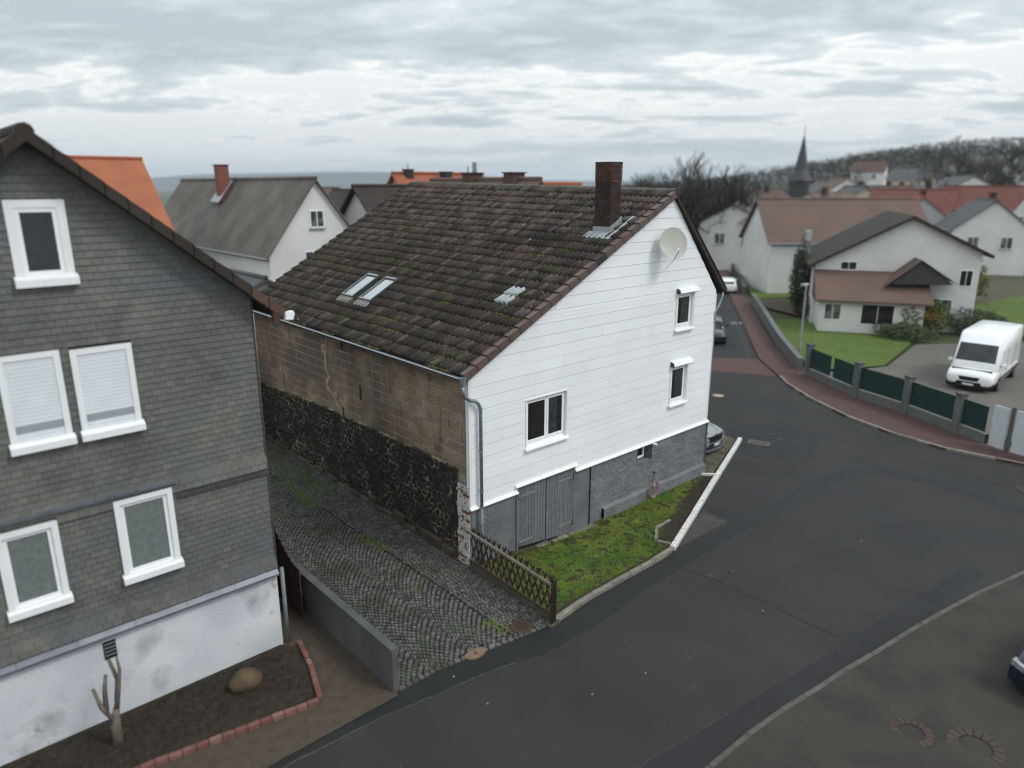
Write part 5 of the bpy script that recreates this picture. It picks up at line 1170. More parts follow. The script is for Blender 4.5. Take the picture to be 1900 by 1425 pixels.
def wallseg(name, label, cat, pts, wd, m, mcap=None):
    """pts: (x, y, top z)"""
    t = thing(name, label, cat, (pts[0][0], pts[0][1], 0))
    for (x0, y0, h0), (x1, y1, h1) in zip(pts, pts[1:]):
        d_ = Vector((x1-x0, y1-y0, 0)).normalized(); n_ = Vector((-d_.y, d_.x, 0))*wd/2; k = int(Vector((x1-x0, y1-y0, 0)).length/1.2) + 1
        for i in range(k):
            a = Vector((x0,y0,0)).lerp(Vector((x1,y1,0)), i/k) + d_*.003; b = Vector((x0,y0,0)).lerp(Vector((x1,y1,0)), (i+1)/k) - d_*.003; ha = h0+(h1-h0)*i/k; hb = h0+(h1-h0)*(i+1)/k
            mb = MB(); mb.add([a-n_+Vector((0,0,-.5)), b-n_+Vector((0,0,-.5)), b+n_+Vector((0,0,-.5)), a+n_+Vector((0,0,-.5)), a-n_+Vector((0,0,ha)), b-n_+Vector((0,0,hb)), b+n_+Vector((0,0,hb)), a+n_+Vector((0,0,ha))], [(0,1,5,4),(1,2,6,5),(2,3,7,6),(3,0,4,7),(4,5,6,7)]); mb.build('wall_panel', m, t, a)
            n2 = n_*1.25; mb = MB(); mb.add([a-n2+Vector((0,0,ha)), b-n2+Vector((0,0,hb)), b+n2+Vector((0,0,hb)), a+n2+Vector((0,0,ha)), a-n2+Vector((0,0,ha+.05)), b-n2+Vector((0,0,hb+.05)), b+n2+Vector((0,0,hb+.05)), a+n2+Vector((0,0,ha+.05))], [(3,2,1,0),(0,1,5,4),(1,2,6,5),(2,3,7,6),(3,0,4,7),(4,5,6,7)]); mb.build('coping', mcap or m, t, a)
    return t
wallseg('garden_wall', 'grey concrete garden wall between the slate house and the cobbled drive', 'wall', [(-4.46,-2.98,.98),(-4.46,1.0,1.02),(-4.46,8.0,1.05)], .14, concd)
bf = thing('board_fence', 'dark red-brown board fence rising beside the slate house corner', 'fence', (-4.7,2,1.0))
for i in range(26):
    y = .75 + i*.15; h_ = 1.35 + 1.35*smooth01(i/16); mb = MB(); mb.box(-4.72,-4.695,y,y+.135,.0,h_); mb.build('board', redwood, bf, (-4.7,y,0))
for i in range(14):
    x = -5.42 + i*.05
mb = MB(); mb.bar((-4.68,.75,.7),(-4.68,4.6,.7),.04,.08); mb.bar((-4.68,.75,1.2),(-4.68,4.6,1.2),.04,.08); mb.build('rails', redwood, bf)
mb = MB(); mb.tube([(-5.40,.10,1.95),(-5.40,.10,.0)], .045, 10); mb.build('downpipe', greypipe, nh, smooth=True)
# boulder and pale stemmed bush in the bed
def boulder(name, label, c, r, m):
    V = []; F = []; nu, nv_ = 12, 7
    for j in range(nv_+1):
        for i in range(nu):
            a, b = 2*pi*i/nu, pi*j/nv_; d_ = Vector((sin(b)*cos(a), sin(b)*sin(a), cos(b))); k = 1 + .25*mnoise.noise(d_*1.6 + Vector(c)); V.append((c[0]+d_.x*r[0]*k, c[1]+d_.y*r[1]*k, c[2]+d_.z*r[2]*k))
    for j in range(nv_):
        for i in range(nu): F.append((j*nu+i, (j+1)*nu+i, (j+1)*nu+(i+1)%nu, j*nu+(i+1)%nu))
    mb = MB(); mb.add(V, F); return tag(mb.build(name, m, None, c, smooth=True), label, 'boulder')
boulder('boulder', 'brown rounded boulder in the planting bed by the white base wall', (-6.75,-.75,.16), (.36,.28,.24), mat('brown_boulder', (0.1120,0.0735,0.0420), (0.0630,0.0490,0.0315), scale=4, rough=.9, bump=.7, bscale=25))
pb = thing('bare_bush', 'pale stemmed leafless bush in front of the white plaster base', 'bush', (-9.2,-.75,.05))
mb = MB(); mb.tube([(-9.2,-.75,.0),(-9.19,-.74,.45),(-9.14,-.72,.80)], [.10,.085,.06], 8); mb.build('trunk', paleBark, pb, smooth=True)
for pts in ([(-9.14,-.72,.75),(-9.05,-.7,1.15),(-8.98,-.72,1.55),(-8.99,-.7,1.85)], [(-9.19,-.74,.55),(-9.36,-.70,.9),(-9.44,-.68,1.35)], [(-9.1,-.71,.95),(-9.02,-.6,1.3),(-9.1,-.55,1.75)], [(-9.3,-.7,.8),(-9.25,-.6,1.2),(-9.2,-.62,1.5)]):
    mb = MB(); mb.tube(pts, [.05,.04,.03,.02][:len(pts)], 6); mb.build('branch', paleBark, pb, smooth=True)
# small outbuilding that closes the yard behind the long wall
ob = thing('rear_annex', 'white annex with orange brick base closing the back of the cobbled yard', 'annex', (-1.5,14.8,0))
mb = MB(); mb.box(-3.2,.30,14.62,17.5,2.75,5.75); mb.build('upper_wall', fwall, ob)
mb = MB(); mb.box(-3.1,.22,14.66,17.5,-.1,2.4); mb.build('base_wall', chmortar, ob)
z = 0; i = 0
while z < 2.3:
    x = -.9 - (.12 if i%2 else 0)
    while x < .18: 
        mb = MB(); mb.box(max(x,-.9)+.005, min(x+.235,.2), 14.63, 14.67, z+.005, z+.078); mb.build('brick', mat('orange_brick', (.34,.11,.05), (.24,.08,.04), scale=6, vary=.25, bump=.4), ob); x += .24
    z += .083; i += 1
mb = MB(); mb.box(-3.3,.25,14.45,14.66,2.40,2.50); mb.add([(-3.3,14.3,2.5),(.28,14.3,2.5),(.28,14.62,2.72),(-3.3,14.62,2.72),(-3.3,14.3,2.44),(.28,14.3,2.44)], [(0,1,2,3),(4,5,1,0)]); mb.build('eave', oRoof, ob)
mb = MB(); mb.box(-3.15,.26,14.56,14.61,2.76,4.3); mb.build('brown_boards', redwood, ob)
mb = MB(); mb.prism([(14.3,5.7),(17.6,6.6),(17.6,6.75),(14.3,5.85)], -3.4, .30, 'x'); mb.build('roof', dkRoof, ob)

mat('far_glass', (.035,.04,.043), (.16,.165,.165), scale=1.7, lo=.45, hi=.6, rough=.12, spec=.6)  # pale patches in the pane colour stand in for curtains and reflected sky
# ---------------------------------------------------------------- generic houses of the neighbourhood
def house_at(name, label, x, y, rot, wd, ln, ez, rz_, wm, rm, z0=None, hip=0, wins=(), chims=(), over=.4, cat='house', floorz=None, group=None, gabw=()):
    """gable across local X (width wd, centre 0), ridge along local Y (0..ln); rot about Z; wins: (face, pos, z0, w, h)"""
    base = terrain(x, y) if floorz is None else floorz
    t = thing(name, label, cat, (x, y, base), group)
    M = Matrix.Translation((x, y, 0)) @ Matrix.Rotation(rot, 4, 'Z'); h = wd/2
    mb = MB(M); mb.prism([(-h,base-2),(h,base-2),(h,ez),(0,rz_-.08),(-h,ez)], 0, ln, 'y') if not hip else mb.box(-h,h,0,ln,base-2,ez); mb.build('wall', wm, t)
    k = (rz_-ez)/h; o = over
    for s_ in (-1, 1):
        mb = MB(M); ey = ez - k*o + .06
        a = [(0,-o+hip*1.0*(h if hip else 0),rz_+.06),(s_*(h+o),-o,ey),(s_*(h+o),ln+o,ey),(0,ln+o-(h if hip else 0),rz_+.06)]
        b = [(p[0],p[1],p[2]-.14) for p in a]; q_ = [(0,1,2,3),(7,6,5,4),(0,4,5,1),(1,5,6,2),(2,6,7,3),(3,7,4,0)]
        mb.add(a+b, q_ if s_ > 0 else [f_[::-1] for f_ in q_])
        r_ = mb.build('roof', rm, t)
    if hip:
        for s_ in (0, 1):
            yy, yr = (-o, h-o) if s_ == 0 else (ln+o, ln+o-h); mb = MB(M); mb.add([(-h-o,yy,ez-k*o+.06),(h+o,yy,ez-k*o+.06),(0,yr,rz_+.06)], [(0,1,2)] if s_ == 0 else [(2,1,0)]); mb.build('roof', rm, t)
    else:
        mb = MB(M); mb.tube([(0,-o,rz_+.08),(0,ln+o,rz_+.08)], .12, 8); mb.build('ridge', rm, t)
    # eave gutters
    for s_ in (-1, 1): mb = MB(M); mb.tube([(s_*(h+o+.04),-o,ez-k*o+.02),(s_*(h+o+.04),ln+o,ez-k*o+.02)], .06, 6); mb.build('gutter', zinc, t)
    for (fc, u, wz, ww, wh) in wins:
        q_ = {'f': lambda a, d: (a, -d), 'b': lambda a, d: (a, ln+d), 'l': lambda a, d: (-h-d, a), 'r': lambda a, d: (h+d, a)}[fc]
        def pbox(a, b, c, d_, o0, o1):
            p0, p1 = q_(a, o0), q_(b, o1); mb = MB(M); mb.box(min(p0[0],p1[0]), max(p0[0],p1[0]), min(p0[1],p1[1]), max(p0[1],p1[1]), c, d_); return mb
        f = pbox(u-ww/2-.06, u+ww/2+.06, wz-.06, wz+wh+.06, 0.0, .05).build('window', whitep, t)
        pm = MATS['far_glass']; pbox(u-ww/2, u-.03, wz, wz+wh, .0, .058).build('pane', pm, f); pbox(u+.03, u+ww/2, wz, wz+wh, .0, .058).build('pane', pm, f)
        pbox(u-ww/2-.12, u+ww/2+.12, wz-.14, wz-.06, .0, .15).build('sill', fwall2, f)
    for (cx_, cy_, cw, chh, cm) in chims:
        mb = MB(M); mb.box(cx_-cw/2, cx_+cw/2, cy_-cw/2, cy_+cw/2, rz_-1.6, rz_+chh); c = mb.build('chimney', cm, t)
        mb = MB(M); mb.box(cx_-cw/2-.05, cx_+cw/2+.05, cy_-cw/2-.05, cy_+cw/2+.05, rz_+chh, rz_+chh+.07); mb.build('cap', chmortar, c)
    return t, M
rd = radians
# house just behind the ridge: brown roof, two brick chimneys
t, M = house_at('brown_roofed_house', 'brown tiled house with two brick chimneys peeping over the main ridge', 16.0, 14.2, 0, 7.6, 9.0, 6.9, 10.46, fwall, rbRoof, chims=())
def taper_chim(t, x, y, w_, z0, z1, lab=None):
    mb = MB(); a, b = w_*.56, w_*.47; mb.add([(x-a,y-a,z0),(x+a,y-a,z0),(x+a,y+a,z0),(x-a,y+a,z0),(x-b,y-b,z1),(x+b,y-b,z1),(x+b,y+b,z1),(x-b,y+b,z1)], [(0,1,5,4),(1,2,6,5),(2,3,7,6),(3,0,4,7),(4,5,6,7)]); c = mb.build('chimney', mat('brown_chimney', (.10,.058,.046), (.075,.045,.038), scale=3, brick=(7, (.085,.05,.04), (.045,.035,.03), (pi/2,0,.6)), bump=.3), t)
    mb = MB(); b += .09; mb.box(x-b, x+b, y-b, y+b, z1, z1+.06); mb.build('cap', blackm, c); return c
c = taper_chim(t, 16.0, 19.5, .86, 9.4, 10.86); mb = MB(); mb.tube([(16.1,19.4,10.9),(16.1,19.4,11.5)], .13, 12); mb.build('flue', mat('steel_flue', (.3,.31,.33), (.2,.21,.22), rough=.3, metal=.8), c); mb = MB(); mb.tube([(16.1,19.4,11.45),(16.1,19.4,11.49)], .15, 12); mb.build('flue_cap', chrome, c); mb = MB(); mb.tube([(15.85,19.7,10.9),(15.85,19.7,11.25)], .03, 6); mb.build('pipe', iron, c)
taper_chim(t, 16.0, 15.9, .86, 9.4, 10.84)
# orange roof behind with two dark chimneys and white gable to the left
t, M = house_at('orange_roofed_house', 'orange tiled house with two dark slate chimneys behind the main ridge', 17.6, 29.8, -pi/2, 7.6, 7.4, 7.2, 10.95, fwall, oRoof, wins=(('f',1.5,7.3,.9,1.1),), chims=((.1,.9,.55,.28,blackm),(.9,3.6,.62,.14,blackm)))
mb = MB(); mb.tube([(18.5,29.7,11.2),(18.5,29.7,11.65)], .03, 6); mb.build('mast', iron, t)
house_at('orange_hip_house', 'bright orange hipped roof right of the small brick chimneys', 25.6, 24.2, -pi/2, 6.6, 4.4, 7.6, 10.25, fwall, oRoof, hip=0, wins=())
house_at('dark_roofed_house', 'dark brown roofed house between the white gable and the main roof', 13.35, 27.9, -pi/2, 8.4, 4.2, 6.4, 10.1, fwall, dkRoof)
house_at('red_brown_house', 'low red-brown roofed house seen beside the tall chimney', 40.5, 36.5, -pi/2 + .2, 8, 9, 6.8, 9.7, fwall, rbRoof)
# left: big grey brown roof with white gable
t, M = house_at('grey_roofed_house', 'white house with large grey-brown roof and reddish chimney behind the slate house', 9.9, 27, 0, 6.4, 23, 6.35, 10.55, fwall, gyRoof, over=.25, wins=(('f',-.4,5.0,1.0,1.3),('f',0,7.8,.8,.9),('l',3.5,3.6,1.0,1.2),('l',8,3.6,1.0,1.2),('l',13,3.6,1.0,1.2)), chims=((-.9,12.0,.75,1.0,mat('red_chimney', (.20,.075,.06), (.16,.06,.05), scale=5)),))
mb = MB(); mb.add([(8.3,38.3,9.05),(9.5,38.3,10.55),(9.5,39.9,10.6),(8.3,39.9,9.1)], [(0,1,2,3)]); mb.build('chimney_flashing', lead, t)
house_at('orange_roof_barn', 'orange tiled roof rising behind the slate house verge', -6.5, 37.0, -pi/2, 10.5, 9.5, 6.9, 11.75, fwall, mat('orange_roof_tile2', (.34,.115,.058), (.28,.095,.05), scale=.8, rough=.8, bump=.4, bscale=14), over=.3)
house_at('low_yard_shed', 'low pale shed with small windows left of the main roof edge', 3.0, 19.5, 0, 5.2, 5.0, 4.6, 5.9, fwall, slRoof, wins=(('f',.8,3.2,.9,1.0),('f',-1.2,3.2,.9,1.0),('l',2.5,3.0,1.0,1.0)))

# right: bungalow with low porch wing
bw = thing('bungalow', 'white gabled bungalow with low red-brown hipped wing behind the lawn', 'house', (51,8.6,-.42))
BM = Matrix.Translation((44.4,12.0,0)) @ Matrix.Rotation(radians(-60), 4, 'Z') @ Matrix.Diagonal((.76,1,1,1))        # local x along facade, y to the back
mb = MB(BM); mb.prism([(0,-2),(14.8,-2),(14.8,5.5),(8.3,7.95),(0,4.5)], 0, 11, 'y'); mb.build('wall', fwall, bw)
for a, b in (((8.3,8.05),(-.7,4.25)), ((8.3,8.05),(15.6,5.3))):
    mb = MB(BM); V = [(a[0],-.6,a[1]),(b[0],-.6,b[1]),(b[0],11.5,b[1]),(a[0],11.5,a[1])]; V += [(p[0],p[1],p[2]-.22) for p in V]; q_ = [(0,1,2,3),(7,6,5,4),(0,4,5,1),(1,5,6,2),(2,6,7,3)]; mb.add(V, q_ if b[0] > a[0] else [f_[::-1] for f_ in q_]); mb.build('roof', dkRoof, bw)
mb = MB(BM); mb.box(.4,9.6,-3.4,-.0,-2,2.15); wg = mb.build('wing_wall', fwall, bw)
mb = MB(BM); mb.add([(-.1,-3.9,2.05),(10.2,-3.9,2.05),(10.2,.05,3.9),(-.1,.05,3.9),(-.1,-3.9,1.9),(10.2,-3.9,1.9),(10.2,.05,1.9),(-.1,.05,1.9)], [(0,1,2,3),(4,5,1,0),(5,6,2,1),(7,4,0,3),(4,7,6,5)]); mb.build('wing_roof', rbRoof, bw)
mb = MB(BM); mb.add([(6.2,-2.6,3.1),(9.0,-2.6,5.0),(12.4,-2.6,3.3),(6.2,.05,3.1),(9.0,.05,5.0),(12.4,.05,3.3)], [(0,3,4,1),(1,4,5,2)]); mb.build('porch_roof', rbRoof, bw)
mb = MB(BM); mb.add([(6.6,-2.4,3.2),(9.0,-2.4,4.8),(12.0,-2.4,3.3)], [(0,2,1)]); mb.build('porch_gable', slateb, bw)
for (a, b, c, d_, y, m) in ((4.2,7.0,.35,1.75,-3.4,dglass),(.9,2.3,.6,1.7,-3.4,MATS['far_glass']),(11.0,12.8,.4,1.9,0,MATS['far_glass']),(13.2,14.2,3.0,4.1,0,dglass),(2.4,3.8,3.95,4.5,0,dglass)):
    f = MB(BM); f.box(a-.08,b+.08,y-.05,y,c-.08,d_+.08); f = f.build('window', whitep, bw); g = MB(BM); g.box(a,(a+b)/2-.03,y-.06,y-.045,c,d_); g.build('pane', m, f); g = MB(BM); g.box((a+b)/2+.03,b,y-.06,y-.045,c,d_); g.build('pane', m, f)
mb = MB(BM); mb.box(-.9,-.3,4.0,4.6,3.5,6.6); mb.build('chimney', fwall2, bw)
# long red-brown roofed house behind
t, M = house_at('long_white_house', 'long white house with broad red-brown roof behind the bungalow', 59.9, 26.0, rd(-133), 9.5, 16.0, 4.9, 8.75, fwall, rbRoof, over=.4, floorz=-.42, wins=(('r',3,2.3,1.3,1.3),('r',7,2.3,1.3,1.3),('r',11,2.3,1.3,1.3),('r',5,.2,1.3,1.2)))
house_at('white_gable_house', 'white gabled house just right of the main gable edge beyond the street', 71.6, 36.0, rd(-63), 8.5, 9, 5.6, 7.9, fwall, slRoof, floorz=-.6, over=.3, wins=(('f',-1.5,3,1.2,1.3),('f',1.8,3,1.2,1.3)))

# ---------------------------------------------------------------- right side: walls, fence, gardens
wallseg('side_street_wall', 'low dark grey garden wall along the side street pavement', 'wall', [(28.9,5.0,.35),(34.3,9.2,.45),(42.7,15.1,.5),(49.3,19.8,.55)], .28, pillar)
wallseg('upper_street_wall', 'low dark stone wall farther up the side street pavement', 'wall', [(53.5,23.2,.5),(62.6,29.2,.5),(72.4,36.1,.5),(87,48,.5)], .3, concd)
S(drape('garden_lawn', [(29.6,4.6),(35,8.6),(42.9,14.6),(47,12.5),(46,6.0),(42,3.5),(34,2.2)], .05, mat('lawn_far', (0.0600,0.1000,0.0160), (0.0850,0.1250,0.0220), scale=.5, rough=.95, bump=.6, bscale=25, layers=[((.10,.105,.030), 1.1, .52, .72, 6), ((.035,.06,.012), 2.6, .54, .72, 6)])))
S(drape('upper_lawn', [(52.5,21.6),(62.9,28.8),(68,31),(70,28),(57,19)], .05, mat('lawn_far', (.05,.10,.02))))
S(drape('garden_path', [(49.3,19.5),(52.0,21.4),(55,19.6),(49,14.5),(46.5,14)], .06, gravelb))
S(drape('gravel_yard', [(25.8,-.3),(28.7,4.3),(34,2.0),(42,3.2),(48,-1.5),(44,-9),(24,-8),(24.3,-3)], .04, mat('yard_gravel', (.125,.115,.100), (.10,.094,.083), scale=.6, rough=.95, bump=.7, bscale=20)))
S(drape('right_lawn', [(52,3.5),(62,6.5),(78,4),(70,-8),(50,-2)], .05, mat('lawn_far', (.05,.10,.02))))
gf = thing('green_screen_fence', 'dark green screen fence between grey concrete pillars on a low wall', 'fence', (25,-1,-.42))
FP_ = [(28.25,4.2),(25.85,.45),(24.85,-2.35),(23.5,-4.95),(22.8,-6.3)]
for i, ((x0,y0),(x1,y1)) in enumerate(zip(FP_, FP_[1:])):
    a, b = Vector((x0,y0,0)), Vector((x1,y1,0)); d_ = (b-a).normalized(); n_ = Vector((-d_.y,d_.x,0)); g_ = -.42
    mb = MB(); mb.add([a-n_*.1+Vector((0,0,g_)), b-n_*.1+Vector((0,0,g_)), b+n_*.1+Vector((0,0,g_)), a+n_*.1+Vector((0,0,g_))] + [p+Vector((0,0,g_+.52)) for p in (a-n_*.1, b-n_*.1, b+n_*.1, a+n_*.1)], [(0,1,5,4),(2,3,7,6),(4,5,6,7)]); mb.build('base_wall', pillar, gf)
    k = 2 if i < 1 else 1
    for j in range(k):
        p, q_ = a.lerp(b, j/k)+d_*.14, a.lerp(b, (j+1)/k)-d_*.14
        mb = MB(); mb.bar(p+Vector((0,0,g_+1.13)), q_+Vector((0,0,g_+1.13)), .02, 1.1); mb.build('screen_panel', greenf, gf)
        for zz_ in (.62,1.13,1.64): mb = MB(); mb.bar(p+Vector((0,0,g_+zz_))+n_*.02, q_+Vector((0,0,g_+zz_))+n_*.02, .03, .03); mb.build('rail', greenf, gf)
    mb = MB(Matrix.Translation((a.x,a.y,g_)) @ Matrix.Rotation(atan2(d_.y,d_.x),4,'Z')); mb.cbox(-.17,.17,-.17,.17,0,1.85,.02); mb.build('pillar', pillar, gf)
    mb = MB(Matrix.Translation((a.x,a.y,g_+1.85)) @ Matrix.Rotation(atan2(d_.y,d_.x),4,'Z')); mb.cbox(-.21,.21,-.21,.21,0,.08,.02); mb.build('pillar_cap', concd, gf)
gt_ = thing('white_gate', 'pale white metal gate panels behind the curved kerb at the right edge', 'gate', (22.4,-7.2,-.42))
for (x0,y0,x1,y1) in ((22.55,-6.45,22.3,-7.05),(22.25,-7.32,22.0,-8.6),(22.0,-8.75,22.2,-10.2)):
    a, b = Vector((x0,y0,.62)), Vector((x1,y1,.62)); mb = MB(); mb.bar(a, b, .05, 1.75); p = mb.build('panel', pwhite, gt_)
    for k_ in range(5): mb = MB(); c_ = a.lerp(b, (k_+.5)/5); mb.bar(c_+Vector((-.03,0,-.8)), c_+Vector((-.03,0,.8)), .015, .05); mb.build('rib', pwhite, p)
for (x,y) in ((22.28,-7.18),(21.97,-8.68)): mb = MB(); mb.cbox(x-.07,x+.07,y-.07,y+.07,-.42,1.6,.01); mb.build('post', concd, gt_)
lp_ = thing('grey_post', 'pale grey lamp post at the corner of the side street garden', 'post', (31.3,6.3,-.42))
mb = MB(); mb.tube([(31.3,6.3,-.42),(31.3,6.3,.5)], .09, 10); mb.build('base', zinc, lp_); mb = MB(); mb.tube([(31.3,6.3,.5),(31.3,6.3,4.3)], [.07,.05], 10); mb.build('mast', mat('galvanised', (.34,.355,.36), (.28,.29,.3), rough=.5, metal=.3), lp_)
mb = MB(); mb.tube([(31.3,6.3,4.3),(31.1,6.2,4.5),(30.5,5.9,4.55)], .04, 8); mb.build('arm', zinc, lp_); mb = MB(); mb.cbox(29.9,30.5,5.75,6.0,4.47,4.6,.03); mb.build('lamp_head', mat('lamp_grey', (.3,.31,.31)), lp_)

# ---------------------------------------------------------------- plants
def leaf_cloud(mb, c, r, n, sz, sh=0):
    for _ in range(n):
        while True:
            p = Vector((R.uniform(-1,1), R.uniform(-1,1), R.uniform(-1,1)))
            if p.length < 1 and (p.length > .35 or R.random() < .3): break
        k = 1 + .35*mnoise.noise(p*2.2 + Vector(c)*.37); q_ = Vector((c[0]+p.x*r[0]*k, c[1]+p.y*r[1]*k, c[2]+p.z*r[2]*k))
        a = Vector((R.uniform(-1,1), R.uniform(-1,1), R.uniform(-.6,.6))).normalized(); b = a.orthogonal().normalized(); s_ = sz*R.uniform(.6,1.4)
        mb.add([q_-a*s_, q_+b*s_*.5, q_+a*s_, q_-b*s_*.5], [(0,1,2,3)])
def shrub(name, label, c, r, n, sz, m, group=None, cat='shrub'):
    t = thing(name, label, cat, (c[0], c[1], c[2]-r[2]), group)
    mb = MB(); leaf_cloud(mb, c, r, n, sz); mb.build('crown', m, t)
    mb = MB()
    for k in range(4): a = k*1.6; mb.tube([(c[0]+.05*cos(a), c[1]+.05*sin(a), c[2]-r[2]-.05), (c[0]+r[0]*.4*cos(a), c[1]+r[1]*.4*sin(a), c[2])], [.04,.015], 5)
    mb.build('stems', bark, t); return t
shrub('shrub', 'bushy green and orange shrub in front of the bungalow wing', (46.6,5.0,.9), (2.2,2.2,1.5), 5200, .11, bushg)
shrub('shrub', 'low dark shrub right of the orange shrub near the bungalow corner', (50.0,2.0,.4), (2.0,2.2,.95), 2600, .11, hedge)
shrub('shrub', 'dark low shrub under the orange shrub by the gravel yard', (43.6,4.6,.1), (1.6,2.0,.6), 2000, .10, hedge)
shrub('columnar_conifer', 'slim dark columnar conifer between the long white house and the bungalow', (47.6,14.6,2.6), (.9,.9,3.1), 5200, .10, evergreen, cat='tree')
shrub('shrub', 'brown-green shrubs by the path below the long white house', (46.3,12.3,.5), (1.5,1.3,1.1), 2400, .10, mat('brown_shrub', (.06,.05,.03), (.075,.07,.035), vary=.3))
shrub('shrub', 'green hedge behind the right lawn at the picture edge', (70,-1,1.0), (6,2.4,1.4), 3600, .2, hedge)
shrub('shrub', 'yellow-green bush right of the bungalow gable', (66,8,1.6), (2.4,2.4,1.9), 3000, .16, bushg)
def bare_tree(seed, h, spread=.75, depth=5):
    rr = random.Random(seed); tr = MB(); cr_ = MB()
    def grow(p, d, l, r_, lv):
        q_ = p + d*l; m1 = p.lerp(q_, .5) + Vector((rr.uniform(-1,1), rr.uniform(-1,1), rr.uniform(-.4,.4)))*l*.09
        (tr if lv < 2 else cr_).tube([p, m1, q_], [r_, r_*.85, r_*.66], 5 if lv < 2 else 3, caps=False)
        if lv >= depth: return
        n_ = 3 if lv < 3 else 2 + (rr.random() < .55)
        for k in range(n_):
            ax = d.orthogonal().normalized(); ax.rotate(Matrix.Rotation(rr.uniform(0, 6.28), 3, d)); nd = (d + ax*spread*rr.uniform(.55,1.15) + Vector((0,0,.18))).normalized()
            grow(p.lerp(q_, rr.uniform(.62,1) if k else 1), nd, l*rr.uniform(.62,.82), r_*.6, lv+1)
    grow(Vector((0,0,-.3)), Vector((rr.uniform(-.06,.06), rr.uniform(-.06,.06), 1)).normalized(), h*.27, h*.021, 0)
    return tr, cr_
TREES = []
for sd_, hh_, sp_ in ((1, 9, .75), (2, 10, .6), (3, 8, .9), (4, 11, .7)):
    a, b = bare_tree(sd_, hh_, sp_, 6); ma = a.mesh('trunk'); ma.materials.append(bark); mc = b.mesh('crown'); mc.materials.append(twig); TREES.append((ma, mc))
def plant_tree(x, y, k, sc, label, group=None, z=None):
    t = thing('bare_tree', label, 'tree', (x, y, (terrain(x, y) if z is None else z) - .1), group); t.rotation_euler = (0,0,R.uniform(0,6.28)); t.scale = (sc,)*3
    for nm, me in zip(('trunk','crown'), TREES[k]): o = bpy.data.objects.new(nm, me); C.objects.link(o); o.parent = t
    return t
def at(px_, D, z=None):                                # place by lateral slope and distance in front of the camera
    r = px_*D; x = CAMPOS.x + D*FX + r*FY; y = CAMPOS.y + D*FY - r*FX; return x, y
# belt of bare trees behind the ridge and right of the chimney
for i in range(26):
    k = .150 + .118*i/25 + R.uniform(-.004,.004); D = R.uniform(92,125); x, y = at(k, D)
    hgt = 13.8 + (i/25)*3.4 - 1.6*sin(pi*i/25) + R.uniform(-1.2,1.0) + (D-100)*.02
    plant_tree(x, y, i % 4, hgt/9.5, 'bare winter tree in the belt right of the tall brick chimney', 'bare trees in a belt beyond the ridge')
for i in range(9):
    k = .285 + i*.018 + R.uniform(-.006,.006); x, y = at(k, R.uniform(95,125)); plant_tree(x, y, i % 4, (14.2 if i < 4 else 11)/9.5*R.uniform(.9,1.08), 'tall bare tree above the white houses right of the gable', 'bare trees above the white houses')
x, y = at(.045, 110); plant_tree(x, y, 2, 1.12, 'small lone bare tree beyond the orange hipped roof')
for i in range(30):
    k = .56 + .19*(i/29) + R.uniform(-.01,.01); x, y = at(k, R.uniform(150,230)); plant_tree(x, y, i % 4, R.uniform(1.2,1.7)*(1 + .012*i), 'bare tree on the wooded rise at the upper right', 'bare trees on the right hand rise')
for i in range(34):
    k = .30 + .42*R.random(); x, y = at(k, R.uniform(230,400)); plant_tree(x, y, i % 4, R.uniform(.9,1.4), 'distant bare tree among the far village houses', 'distant bare trees above the village')
for i, (k, D, rr_, hh_) in enumerate(((.655,165,3.2,8.5),(.60,185,3.0,7),(.27,112,2.6,5),(.245,105,2.4,4.5))):
    x, y = at(k, D); zt = terrain(x, y); t = thing('conifer', ('large dark conifer on the wooded rise at the upper right','rounder dark conifer left of the large one on the rise','dark evergreen below the tall bare trees','small dark evergreen just right of the main gable')[i], 'tree', (x, y, zt))
    mb = MB(); leaf_cloud(mb, (x, y, zt+hh_*.62), (rr_, rr_, hh_*.62), 3000, .35); mb.build('crown', evergreen, t); mb = MB(); mb.tube([(x,y,zt-.3),(x,y,zt+hh_*.7)], [.3,.12], 6); mb.build('trunk', bark, t)
# wooded strip on the far right hill: one mass of leafless crowns
mb = MB()
for i in range(1900):
    k = R.uniform(.10,.85); D = R.uniform(300,560); x, y = at(k, D); z = terrain(x, y)
    if mnoise.noise((x*.012, y*.012, 9)) < -.12 and D < 430: continue
    for j in range(22):
        p = Vector((x+R.gauss(0,3.5), y+R.gauss(0,3.5), z+R.uniform(0,8.5))); a = Vector((R.uniform(-1,1),R.uniform(-1,1),R.uniform(.2,1))).normalized()*R.uniform(1,2.4); b = a.orthogonal().normalized()*.3; mb.add([p-b, p+b, p+a], [(0,1,2)])
o = mb.build('far_woodland', twig); tag(o, 'far leafless woodland along the top of the right hand hill', 'woodland'); o['kind'] = 'stuff'

